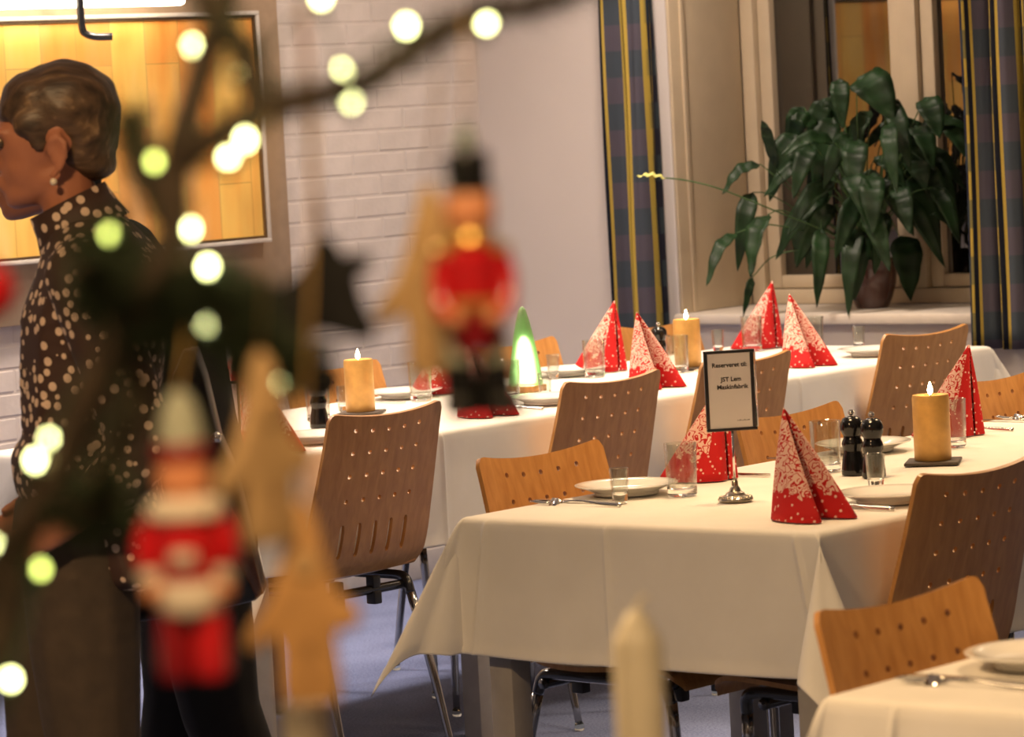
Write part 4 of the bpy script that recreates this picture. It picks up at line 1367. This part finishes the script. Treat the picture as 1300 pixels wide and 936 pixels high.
# --- woman with the dotted blouse
torso = [(.0, 0, .84, .092, .150, .07), (-.010, 0, .96, .084, .132, .07), (-.026, 0, 1.08, .098, .136, .07), (-.040, 0, 1.18, .104, .148, .06), (-.055, 0, 1.250, .088, .155, .045), (-.040, 0, 1.30, .060, .09, .035)]
armL = [(-.045, .165, 1.252, .050), (-.085, .195, 1.12, .044), (-.122, .205, .985, .038), (-.075, .215, .93, .034), (-.025, .215, .885, .024)]
armR = [(-.040, -.165, 1.252, .050), (-.05, -.20, 1.12, .044), (-.06, -.21, .985, .038), (.0, -.20, .92, .034), (.06, -.17, .87, .024)]
legF = [(.030, -.078, .84, .082), (.070, -.085, .66, .072), (.088, -.088, .47, .056), (.075, -.09, .30, .050), (.05, -.09, .09, .036)]
legB = [(.0, .078, .84, .085), (.0, .085, .66, .074), (-.005, .088, .47, .058), (-.03, .09, .30, .050), (-.07, .09, .09, .036)]
head = [[(-.004, 0, 1.492, .090, .070, .090)], [(.035, 0, 1.468, .070, .062, .075)], [(.045, 0, 1.425, .055, .052, .050)], [(.018, 0, 1.408, .050, .050, .038), (.060, 0, 1.385, .034, .036, .026), (.076, 0, 1.374, .018, .022, .017)],
        [(.103, 0, 1.462, .010, .010, .012), (.120, 0, 1.436, .011, .011, .011), (.110, 0, 1.430, .010, .016, .008)],
        [(.098, 0, 1.404, .010, .020, .006)], [(.096, 0, 1.394, .010, .018, .006)], [(.088, .03, 1.482, .012, .024, .008)], [(.088, -.03, 1.482, .012, .024, .008)],
        ]
ear_l = [[(.008, .069, 1.410, .0065), (-.006, .074, 1.420, .006), (-.016, .079, 1.440, .006), (-.017, .081, 1.460, .006), (-.006, .079, 1.472, .006), (.008, .075, 1.468, .006), (.012, .070, 1.450, .006)], [(.002, .070, 1.440, .012, .006, .02)], [(.006, .072, 1.408, .007, .005, .009)]]
ear_r = [[(x, -y, z, r_) if len(n) == 4 else n for n in ch for (x, y, z, r_) in [n[:4]]] for ch in ear_l[:1]] + [[(.002, -.070, 1.440, .012, .006, .02)]]
neck = [[(-.022, 0, 1.29, .052, .055, .04), (-.010, 0, 1.36, .047, .048, .04), (.0, 0, 1.42, .05, .05, .04)]]
feet = lambda x, y: [(x - .05, y, .05, .032, .034, .045), (x + .03, y, .045, .05, .038, .035), (x + .12, y, .03, .05, .042, .022)]
W = dict(torso_skin=[torso], neck=neck, head=head + ear_l + ear_r, arms=[armL, armR], legs=[legF, legB],
         hands=hand((-.015, .212, .878), (.85, -.1, -.35), 1) + hand((.07, -.165, .862), (.85, .1, -.4), -1), feet_skin=[feet(.05, -.09), feet(-.07, .09)])
LW = .70
wx, wy = 4.13, 4.405
# the hip sits LW along the walking direction
woman = make_person('person', (0, 0, 0), 'short haired person in a brown blouse with cream dots, walking left', W)
BASEP = Vector((4.137, 4.432, 0)) + Vector((-.648, .7616, 0)) * (.006)
woman.location = (BASEP.x, BASEP.y, 0)
blouse = [grow([(.002, 0, .93, .086, .142, .05)] + torso[1:], .020), grow(armL[:-1] + [(-.055, .217, .912, .030)], .017), grow(armR[:-1] + [(.03, -.19, .895, .03)], .017),
          [(-.035, 0, .92, .092, .160, .05), (-.062, .02, .85, .078, .155, .045), (-.085, .03, .775, .066, .150, .035)], [(.03, 0, .96, .082, .13, .05), (.028, 0, .91, .08, .13, .03)]]
bl = blobs('blouse', blouse, .0075, MT['dots'], woman, 5)
trs = [grow([(.0, 0, .95, .070, .122, .05), (.0, 0, .84, .090, .150, .06)], .014), grow(legF[:-1] + [(.06, -.09, .12, .05)], .018), grow(legB[:-1] + [(-.06, .09, .12, .05)], .018)]
blobs('trousers', trs, .0085, MT['trousers'], woman, 5)
hair = [[(.026, .058, 1.470, .020, .010, .026)], [(.026, -.058, 1.470, .020, .010, .026)], [(-.050, 0, 1.425, .040, .052, .030)], [(-.012, 0, 1.512, .092, .078, .084)], [(-.036, 0, 1.480, .062, .070, .070), (-.034, 0, 1.440, .052, .060, .035)], [(.030, .0, 1.535, .062, .066, .046), (.072, 0, 1.512, .026, .052, .028)], [(.035, .054, 1.492, .036, .018, .028)], [(.035, -.054, 1.492, .036, .018, .028)]]
blobs('hair', hair, .0065, MT['hair'], woman, 4)
# stand-up collar
V, Fc = lathe_data([(.074, -.026), (.066, 0.0), (.063, .034), (.067, .036), (.072, .002), (.080, -.026)], 36, caps=False)
V = [Matrix.Rotation(.42, 3, 'Y') @ Vector(v) + Vector((-.020, 0, 1.335)) for v in V]
mesh_obj('collar', V, Fc, MT['dots'], woman)
for sy in (1, -1):
    bmx = bmesh.new(); bmesh.ops.create_uvsphere(bmx, u_segments=12, v_segments=8, radius=.006, matrix=Matrix.Translation((.006, sy * .074, 1.400)))
    bm_obj('earring', bmx, MT['pearl'], woman, smooth=True)
    bmx = bmesh.new(); bmesh.ops.create_uvsphere(bmx, u_segments=12, v_segments=8, radius=.011, matrix=Matrix.Translation((.091, sy * .030, 1.466)))
    bm_obj('eye', bmx, MT['frame_metal'], woman, smooth=True)
for (x, y) in ((.05, -.09), (-.07, .09)):
    blobs('shoe', [grow(feet(x, y), .006)], .009, MT['black_leather'], woman, 3)

# --- second person, dressed in black, behind
b2 = Vector((4.692, 4.754, 0))
torso2 = [(.0, 0, .82, .095, .150, .07), (.015, 0, .95, .085, .135, .07), (.035, 0, 1.08, .09, .14, .07), (.075, 0, 1.18, .080, .15, .06), (.095, 0, 1.225, .062, .14, .045), (.105, 0, 1.265, .05, .09, .035)]
a2L = [(.095, .155, 1.215, .046), (.075, .19, 1.08, .043), (.08, .19, .94, .037), (.13, .17, .87, .032), (.17, .14, .83, .024)]
a2R = [(n[0], -n[1], n[2], n[3]) for n in a2L]
l2F = [(.01, -.075, .82, .085), (.03, -.08, .62, .075), (.045, -.085, .45, .058), (.08, -.09, .28, .05), (.11, -.09, .09, .036)]
l2B = [(-.01, .075, .82, .085), (-.015, .08, .62, .075), (-.035, .085, .45, .058), (-.09, .09, .28, .05), (-.15, .09, .10, .036)]
dx, dz = .212, -.035
head2 = [[(n[0] + dx, n[1], n[2] + dz, *n[3:]) for n in ch] for ch in head + ear_l + ear_r]
neck2 = [[(.085, 0, 1.26, .05, .052, .04), (.145, 0, 1.32, .047, .048, .04), (.205, 0, 1.38, .05, .05, .04)]]
W2 = dict(torso_skin=[torso2], neck=neck2, head=head2, arms=[a2L, a2R], legs=[l2F, l2B], hands=hand((.18, .135, .825), (.85, -.1, -.4), 1) + hand((.18, -.135, .825), (.85, .1, -.4), -1), feet_skin=[feet(.11, -.09), feet(-.15, .09)])
man = make_person('person', (b2.x, b2.y, 0), 'person in black trousers and coat, mostly hidden behind the dotted blouse', W2)
blobs('coat', [grow([(.0, 0, .72, .095, .155, .06)] + torso2, .022), grow(a2L[:-1], .018), grow(a2R[:-1], .018)], .009, MT['black_cloth'], man, 5)
blobs('trousers', [grow([(.0, 0, .82, .088, .145, .06)], .012), grow(l2F[:-1] + [(.10, -.09, .13, .048)], .016), grow(l2B[:-1] + [(-.13, .09, .14, .048)], .016)], .009, MT['black_cloth'], man, 5)
blobs('hair', [[(n[0] + dx, n[1], n[2] + dz, *n[3:]) for n in ch] for ch in hair], .008, MT['black_cloth'], man, 4)
for (x, y) in ((.11, -.09), (-.15, .09)):
    blobs('shoe', [grow(feet(x, y), .006)], .01, MT['black_leather'], man, 3)

# --- black shoulder bag at the first person's far side
BAG = [(4.438,4.486,1.107), (4.450,4.472,1.106), (4.456,4.460,1.060), (4.462,4.442,0.960), (4.473,4.421,0.897), (4.480,4.402,0.787), (4.486,4.384,0.697), (4.476,4.395,0.685), (4.431,4.446,0.671), (4.340,4.551,0.658), (4.333,4.562,0.680), (4.366,4.543,0.849), (4.399,4.518,0.979), (4.424,4.499,1.069)]
bc = Vector((4.42, 4.455, .66))
ol = [((Vector(p_) - bc).dot(right0), p_[2] - bc.z) for p_ in BAG]
bag = tag(empty('shoulder_bag', bc, YAW), 'black leather shoulder bag with a red-brown side, hanging behind the dotted blouse', 'bag')
prism('bag_body', ol, .11, MT['black_leather'], bag, bevel=.012)
side = [ol[5], ol[6], (ol[6][0] - .012, ol[6][1] - .006), (ol[5][0] - .030, ol[5][1] - .015), (ol[4][0] - .008, ol[4][1] - .05)]
prism('side_panel', side, .114, MT['brown_leather'], bag, bevel=.003)
bmx = bmesh.new(); bmesh.ops.create_uvsphere(bmx, u_segments=14, v_segments=8, radius=.010, matrix=Matrix.Translation((ol[3][0] - .004, -.05, ol[3][1])))
bm_obj('metal_snap', bmx, MT['chrome'], bag, smooth=True)
tube('strap', catmull([(ol[0][0] + .005, 0, ol[0][1] - .01), (ol[0][0] - .02, 0, ol[0][1] + .06), (ol[0][0] - .07, .0, ol[0][1] + .16), (ol[0][0] - .11, .01, ol[0][1] + .205)], 6), .009, MT['black_leather'], bag, 8, .4)

# ================================================================== foreground: lit tree with ornaments on a counter
cn = tag(empty('counter', (1.25, 1.30, 0)), 'dark wooden counter below the picture, carrying the little tree', 'counter')
box('counter_top', (-.55, -.45, .96), (.45, .95, 1.0), MT['dark_wood'], cn, bevel=.004)
box('counter_body', (-.52, -.42, .0005), (.42, .92, .959), MT['dark_wood'], cn)
cn.rotation_euler = (0, 0, YAW)
STEMS = [[(1.158,1.320,1.268), (1.166,1.299,1.305), (1.171,1.280,1.330), (1.178,1.261,1.366), (1.185,1.241,1.402), (1.192,1.221,1.426), (1.198,1.215,1.447), (1.201,1.215,1.474), (1.214,1.217,1.500), (1.237,1.225,1.528), (1.258,1.234,1.550), (1.270,1.238,1.572)],
         [(1.201,1.215,1.474), (1.204,1.198,1.485), (1.213,1.172,1.497), (1.223,1.146,1.504), (1.246,1.135,1.510), (1.276,1.132,1.523), (1.301,1.120,1.536), (1.330,1.101,1.541), (1.363,1.095,1.551)],
         [(1.185,1.241,1.402), (1.188,1.223,1.409), (1.199,1.210,1.410), (1.203,1.189,1.404), (1.221,1.183,1.392), (1.229,1.172,1.382)],
         [(1.154,1.319,1.221), (1.156,1.305,1.255), (1.163,1.300,1.287), (1.166,1.299,1.305)],
         [(1.198,1.215,1.447), (1.200,1.231,1.469), (1.205,1.242,1.483), (1.212,1.251,1.498)],
         [(1.213,1.172,1.497), (1.227,1.189,1.516), (1.238,1.208,1.531), (1.252,1.241,1.550), (1.257,1.254,1.573)],
         [(1.171,1.280,1.330), (1.175,1.259,1.320), (1.178,1.241,1.324)],
         [(1.185,1.241,1.402), (1.189,1.254,1.420), (1.195,1.264,1.434), (1.202,1.256,1.440)]]
tree = tag(empty('christmas_tree', (1.160, 1.318, 1.0008)), 'dark twiggy christmas tree with lights, blurred in the foreground', 'tree')
TO = Vector(tree.location)
lathe('tree_pot', [(.0005, 0), (.05, 0), (.055, .01), (.065, .09), (.068, .095), (.06, .095), (.0005, .09)], MT['pot'], tree, 28, caps=False)
tube('trunk', [(0, 0, .09), tuple(Vector(STEMS[3][0]) - TO), tuple(Vector(STEMS[3][1]) - TO)], [.008, .006, .0055], MT['twig'], tree, 8)
STEMS += [[(1.198, 1.214, 1.432), (1.205, 1.205, 1.418), (1.213, 1.194, 1.407), (1.2185, 1.186, 1.389)],
          [(1.184, 1.262, 1.4295), (1.1845, 1.245, 1.420), (1.193, 1.234, 1.414), (1.196, 1.214, 1.409)],
          [(1.185, 1.242, 1.402), (1.194, 1.243, 1.373), (1.188, 1.249, 1.352), (1.180, 1.270, 1.323)]]
rn = random.Random(8)
NV, NF = [], []
for si, st in enumerate(STEMS):
    pth = catmull([Vector(p_) - TO for p_ in st], 8)
    r0 = .0085 if si in (0, 3) else .0062
    tube('branch', pth, [r0, r0 * .85, r0 * .7], MT['twig'], tree, 7)
    dens = {0: 28, 1: 12, 2: 90, 3: 40, 4: 26, 5: 14, 6: 60, 7: 90, 8: 190, 9: 90, 10: 14}[si]
    for i in range(len(pth) - 1):
        if si == 0 and i > 44: dens = 6
        for k in range(dens):
            p_ = pth[i].lerp(pth[i + 1], rn.random())
            tg = (pth[i + 1] - pth[i]).normalized()
            d = Vector((rn.gauss(0, 1), rn.gauss(0, 1), rn.gauss(0, 1)))
            d = (d - tg * d.dot(tg)).normalized() * .9 + tg * .6
            ln = rn.uniform(.008, .021) * (1.3 if si in (2, 6, 7, 10) else 1.5 if si in (8, 9) else 1)
            wv = d.orthogonal().normalized() * .0006
            o_ = len(NV)
            w3 = d.cross(wv).normalized() * .0006
            NV += [p_ + wv, p_ - wv * .5 + w3, p_ - wv * .5 - w3, p_ + d * ln]
            NF += [(o_, o_ + 1, o_ + 3), (o_ + 1, o_ + 2, o_ + 3), (o_ + 2, o_, o_ + 3)]
tag(mesh_obj('needles', NV, NF, MT['needles'], tree, smooth=False), kind='stuff')

LIGHTS = [(1.274,1.136,1.533), (1.305,1.115,1.533), (1.246,1.151,1.514), (1.240,1.141,1.501), (1.225,1.192,1.516), (1.201,1.170,1.486), (1.240,1.238,1.530), (1.217,1.197,1.478), (1.203,1.210,1.447), (1.193,1.252,1.446), (1.199,1.196,1.430), (1.194,1.217,1.418), (1.196,1.197,1.404), (1.182,1.244,1.393), (1.174,1.280,1.353), (1.162,1.277,1.345), (1.223,1.178,1.377), (1.173,1.290,1.293), (1.146,1.285,1.246), (1.160,1.306,1.305), (1.202,1.229,1.478), (1.250,1.165,1.548), (1.209,1.246,1.421)]
DIM = {9, 17, 20, 22}
sl = tag(empty('string_lights', (1.2, 1.2, 1.40)), 'string of glowing warm white bulbs wound through the tree', 'lights')
SO = Vector(sl.location)
order = [1, 0, 2, 3, 21, 4, 6, 5, 7, 20, 8, 9, 10, 22, 11, 12, 16, 13, 14, 15, 19, 17, 18]
tube('wire', catmull([Vector(LIGHTS[i]) - SO + Vector((0, .004, -.003)) for i in order], 6), .0009, MT['wire'], sl, 6)
for i, p_ in enumerate(LIGHTS):
    q = Vector(p_) - SO
    bmx = bmesh.new(); bmesh.ops.create_uvsphere(bmx, u_segments=12, v_segments=8, radius=.0023, matrix=Matrix.Translation(q) @ Matrix.Diagonal((1, 1, 1.25, 1)))
    bu = bm_obj('bulb', bmx, MT['led_dim'] if i in DIM else MT['led'], sl, smooth=True)
    lathe('socket', [(.0018, -.0085), (.0022, -.0075), (.0022, -.0036), (.0016, -.0032)], MT['wire'], bu, 10, tuple(q))

def hang_cord(name, a, b_, r_, mat, parent, org):
    tube(name, [Vector(a) - org, Vector(b_) - org], r_, mat, parent, 6)

# toy soldier ornaments
def soldier(loc, label, H, kind, cord_top):
    t = tag(empty('toy_soldier_ornament', loc, YAW), label, 'ornament', 'toy soldier ornaments')
    k = H
    if kind == 0:
        for sx in (-1, 1):
            lathe('boot', [(.0005, 0), (.0085, 0), (.009, .002), (.0085, .012), (.0078, .024), (.0005, .024)], MT['black_gloss'], t, 16, (sx * .0082, 0, 0), caps=False)
            box('boot_toe', (sx * .0082 - .007 + (.004 if sx > 0 else -.002), -.018, 0), (sx * .0082 + .007 + (.006 if sx > 0 else 0), -.004, .009), MT['black_gloss'], t, bevel=.003)
            lathe('leg', [(.0072, .0245), (.0070, .034), (.0078, .0375)], MT['grey_felt'], t, 16, (sx * .0078, 0, 0))
        lathe('coat_skirt', [(.0118, .030), (.0132, .033), (.0122, .048)], MT['dark_red'], t, 24)
        lathe('coat', [(.0122, .0482), (.0118, .055), (.0132, .068), (.0128, .0735), (.008, .078)], MT['red_gloss'], t, 24)
        lathe('belt', [(.0126, .0486), (.0130, .0505), (.0126, .0525)], MT['gold_trim'], t, 24)
        for sx in (-1, 1):
            am = tube('arm', catmull([(sx * .0125, 0, .0725), (sx * .0152, -.002, .062), (sx * .0145, -.007, .050), (sx * .010, -.012, .045)], 5), [.0045, .0045, .0042, .0038], MT['red_gloss'], t, 10)
            bmx = bmesh.new(); bmesh.ops.create_uvsphere(bmx, u_segments=10, v_segments=8, radius=.0045, matrix=Matrix.Translation((sx * .0085, -.0130, .0445)))
            bm_obj('hand', bmx, MT['face'], t, smooth=True)
            lathe('epaulette', [(.0062, .0732), (.0068, .0752), (.004, .0775)], MT['gold_trim'], t, 14, (sx * .0115, 0, 0))
        lathe('collar', [(.0105, .0775), (.0118, .0795), (.0105, .0825)], MT['gold_trim'], t, 20)
        lathe('head', [(.0085, .0826), (.0112, .086), (.0118, .092), (.0112, .099), (.0095, .1015)], MT['face'], t, 24)
        hh = lathe('hat', [(.0115, .1012), (.0116, .103), (.0098, .1045), (.0102, .117), (.0090, .1195), (.0005, .1202)], MT['black_gloss'], t, 24)
        lathe('plume', [(.0005, .1198), (.0042, .122), (.0040, .126), (.0005, .131)], MT['green_trim'], hh, 12, caps=False)
        top = .1305
    else:
        for sx in (-1, 1):
            lathe('leg', [(.0088, .0), (.0102, .003), (.0100, .014), (.0090, .026), (.0085, .030)], MT['dark_red' if sx < 0 else 'red_gloss'], t, 16, (sx * .0092, 0, 0))
        lathe('fur_hem', [(.0150, .0295), (.0172, .033), (.0168, .040), (.0150, .044)], MT['white_fur'], t, 24)
        lathe('coat', [(.0152, .0442), (.0175, .052), (.0185, .064), (.0165, .0715), (.011, .0755)], MT['red_gloss'], t, 24)
        lathe('belt_buckle', [(.0004, .052), (.0075, .0535), (.0075, .058), (.0004, .0595)], MT['white_fur'], t, 16, (-.001, -.0135, 0), caps=False)
        for sx in (-1, 1):
            tube('arm', catmull([(sx * .0180, 0, .070), (sx * .0225, -.003, .059), (sx * .0205, -.006, .050)], 5), [.0055, .0060, .0052], MT['red_gloss'], t, 10)
            lathe('cuff', [(.0055, .0440), (.0066, .0465), (.0056, .0500)], MT['white_fur'], t, 12, (sx * .0200, -.007, 0))
            bmx = bmesh.new(); bmesh.ops.create_uvsphere(bmx, u_segments=10, v_segments=8, radius=.0050, matrix=Matrix.Translation((sx * .0190, -.009, .0400)))
            bm_obj('hand', bmx, MT['face'], t, smooth=True)
        lathe('fur_collar', [(.0150, .0705), (.0215, .0735), (.0205, .0785), (.0130, .0815)], MT['white_fur'], t, 24)
        lathe('head', [(.0120, .0816), (.0148, .085), (.0150, .091), (.0135, .097)], MT['face'], t, 24)
        hh = lathe('hat_band', [(.0140, .0968), (.0152, .0995), (.0148, .1035), (.0130, .1055)], MT['dark_red'], t, 24)
        lathe('hat', [(.0128, .1056), (.0118, .112), (.0092, .120), (.0055, .1265), (.0005, .1295)], MT['grey_felt'], t, 24, caps=False)
        top = .129
    a = Vector((0, 0, top))
    ct = Matrix.Rotation(-YAW, 3, 'Z') @ (Vector(cord_top) - Vector(loc))
    tube('cord', [a, a.lerp(ct, .5) + Vector((.001, 0, 0)), ct], .0009, MT['ribbon'], t, 6)
    t.scale = (k * (.84 if kind else 1), k * (.84 if kind else 1), k)
    return t
soldier((1.2802,1.1096,1.3564), 'red toy soldier ornament with black hat and black boots, hanging right of the tan figure', 1.0, 0, (1.2917,1.1162,1.5362))
soldier((1.1727,1.1927,1.2483), 'red toy figure ornament with grey pointed hat and white fur trim, hanging on the left', 1.0, 1, (1.1997,1.2102,1.4101))

# flat cut wooden figures
FIG = [(-.0125, 0), (-.0135, .010), (-.0125, .024), (-.0150, .030), (-.0230, .0240), (-.0275, .0260), (-.0262, .0330), (-.0165, .046), (-.0110, .060), (-.0070, .074), (-.0030, .086), (0, .089),
       (.0040, .085), (.0075, .072), (.0105, .058), (.0145, .046), (.0215, .0415), (.0230, .0355), (.0190, .0315), (.0120, .0310), (.0115, .022), (.0125, .010), (.0115, 0)]
def figure(loc, label, mat, cord_top, rot=0.0, s=1.0, mat2=None):
    t = tag(empty('wooden_figure_ornament', loc, YAW + rot), label, 'ornament', 'tan wooden figures')
    ol_ = [(x * s, z * s) for x, z in FIG]
    prism('figure_body', ol_, .009, mat, t, bevel=.002)
    fd = lathe('face_disc', [(.0005, -.0012), (.0055 * s, -.001), (.0055 * s, .001), (.0005, .0012)], MT['ginger_pale'], t, 16, caps=False)
    fd.rotation_euler = (PI / 2, 0, 0); fd.location = (0, -.0055, .062 * s)
    for z in (.012, .024):
        bmx = bmesh.new(); bmesh.ops.create_uvsphere(bmx, u_segments=8, v_segments=6, radius=.0017, matrix=Matrix.Translation((0, -.0052, z * s)))
        bm_obj('button', bmx, MT['ribbon_brown'], t, smooth=True)
    ct = Matrix.Rotation(-(YAW + rot), 3, 'Z') @ (Vector(cord_top) - Vector(loc))
    a = Vector((0, 0, .088 * s))
    tube('cord', [a, a.lerp(ct, .5) + Vector((.001, 0, 0)), ct], .0012, MT['ribbon'], t, 6, .5)
    return t
figure((1.2918,1.1442,1.3725), 'tan wooden figure ornament with a pointed top, left of the toy soldier', MT['ginger_pale'], (1.2918,1.1309,1.5299), .1)
figure((1.175,1.143,1.310), 'pale wooden figure ornament seen almost edge on, hanging over the red napkin', MT['ginger_pale'], (1.163,1.118,1.495), .6, .95)
figure((1.1911,1.1390,1.2372), 'tan wooden figure ornament low in front, right of the red figure', MT['ginger'], (1.2231,1.1469,1.5043), 0.0, 1.02)

# black felt animal, black bauble, red bauble
an = tag(empty('felt_animal_ornament', (1.2375,1.1663,1.4145), YAW), 'black felt animal ornament hanging in front of the brick wall', 'ornament')
AN = [(-.0225, -.018), (-.0150, -.0205), (-.0095, -.0145), (.002, -.0135), (.010, -.0160), (.0190, -.0185), (.0205, -.0120), (.0165, -.0030), (.0150, .0055), (.0200, .0085), (.0205, .0130), (.0160, .0145), (.0105, .0135), (.0080, .0190), (.0035, .0210), (-.0010, .0190), (-.0025, .0135), (-.0070, .0075), (-.0130, .0035), (-.0205, .0060), (-.0235, .0040)]
AN = [(x * 1.25, z * 1.25) for x, z in AN]
prism('felt_body', AN, .010, MT['felt'], an, bevel=.003)
tube('ribbon', [(.004, 0, .0255), (.001, 0, .06), (.001, 0, .132)], .0026, MT['ribbon_brown'], an, 6, .3)
bb = tag(empty('black_bauble', (1.2360,1.1636,1.3754), YAW), 'small round black bauble above the black mill', 'bauble')
lathe('ball', [(.0005, -.0085), (.0045, -.0073), (.0075, -.004), (.0086, 0), (.0075, .004), (.0045, .0073), (.0005, .0085)], MT['felt'], bb, 20, caps=False)
tube('cord', [(0, 0, .0084), (-.006, 0, .016), (-.011, 0, .0135), (-.017, .002, .008)], .0016, MT['felt'], bb, 6)
rb = tag(empty('red_bauble', (1.1490,1.2867,1.4232), YAW), 'shiny red bauble cut by the left edge', 'bauble')
lathe('ball', [(.0005, -.014), (.006, -.0125), (.011, -.008), (.0135, 0), (.011, .008), (.006, .0125), (.0005, .014)], MT['red_gloss'], rb, 24, caps=False)
lathe('cap', [(.003, .0136), (.003, .017), (.0005, .0175)], MT['gold_trim'], rb, 12, caps=False)
tube('cord', [(0, 0, .017), (.002, 0, .05)], .0008, MT['ribbon'], rb, 6)
rib = tag(tube('hanging_ribbon', [(1.222, 1.190, 1.462), (1.2225, 1.189, 1.43), (1.2215, 1.188, 1.385)], .0032, MT['ribbon_brown'], None, 6, .3), 'short brown ribbon hanging left of the black felt animal', 'ribbon')

# taper candles on holders
def taper(loc, zt, r_, label, pointed):
    t = tag(empty('taper_candle', (loc[0], loc[1], 1.0008)), label, 'candle', 'cream taper candles in front')
    h = zt - 1.0008
    b0 = .030
    lathe('holder', [(.0005, 0), (.042, 0), (.044, .004), (.030, .010), (r_ + .006, .016), (r_ + .005, .034), (r_ + .0008, .034), (r_ + .0008, b0 - .001), (.0005, b0 - .001)], MT['silver'], t, 24, caps=False)
    prof = [(.0005, b0), (r_, b0), (r_, h - .022), (r_ * .90, h - .017), (r_ * .62, h - .009), (r_ * .42, h - .003), (.0025, h), (.0005, h)] if pointed else [(.0005, b0), (r_, b0), (r_, h - .004), (r_ - .001, h), (.0005, h - .001)]
    lathe('wax', prof, MT['wax'], t, 24, caps=False)
    tube('wick', catmull([(0, 0, h - .001), (.002, -.001, h + .005), (.007, -.004, h + .008)], 4), .0016, MT['wax'], t, 6)
taper((1.8552, 1.4866), 1.169, .0163, 'cream taper candle in the bottom middle foreground', True)
taper((1.360, 1.3057), 1.199, .0128, 'cream taper candle below the low tan figure', False)
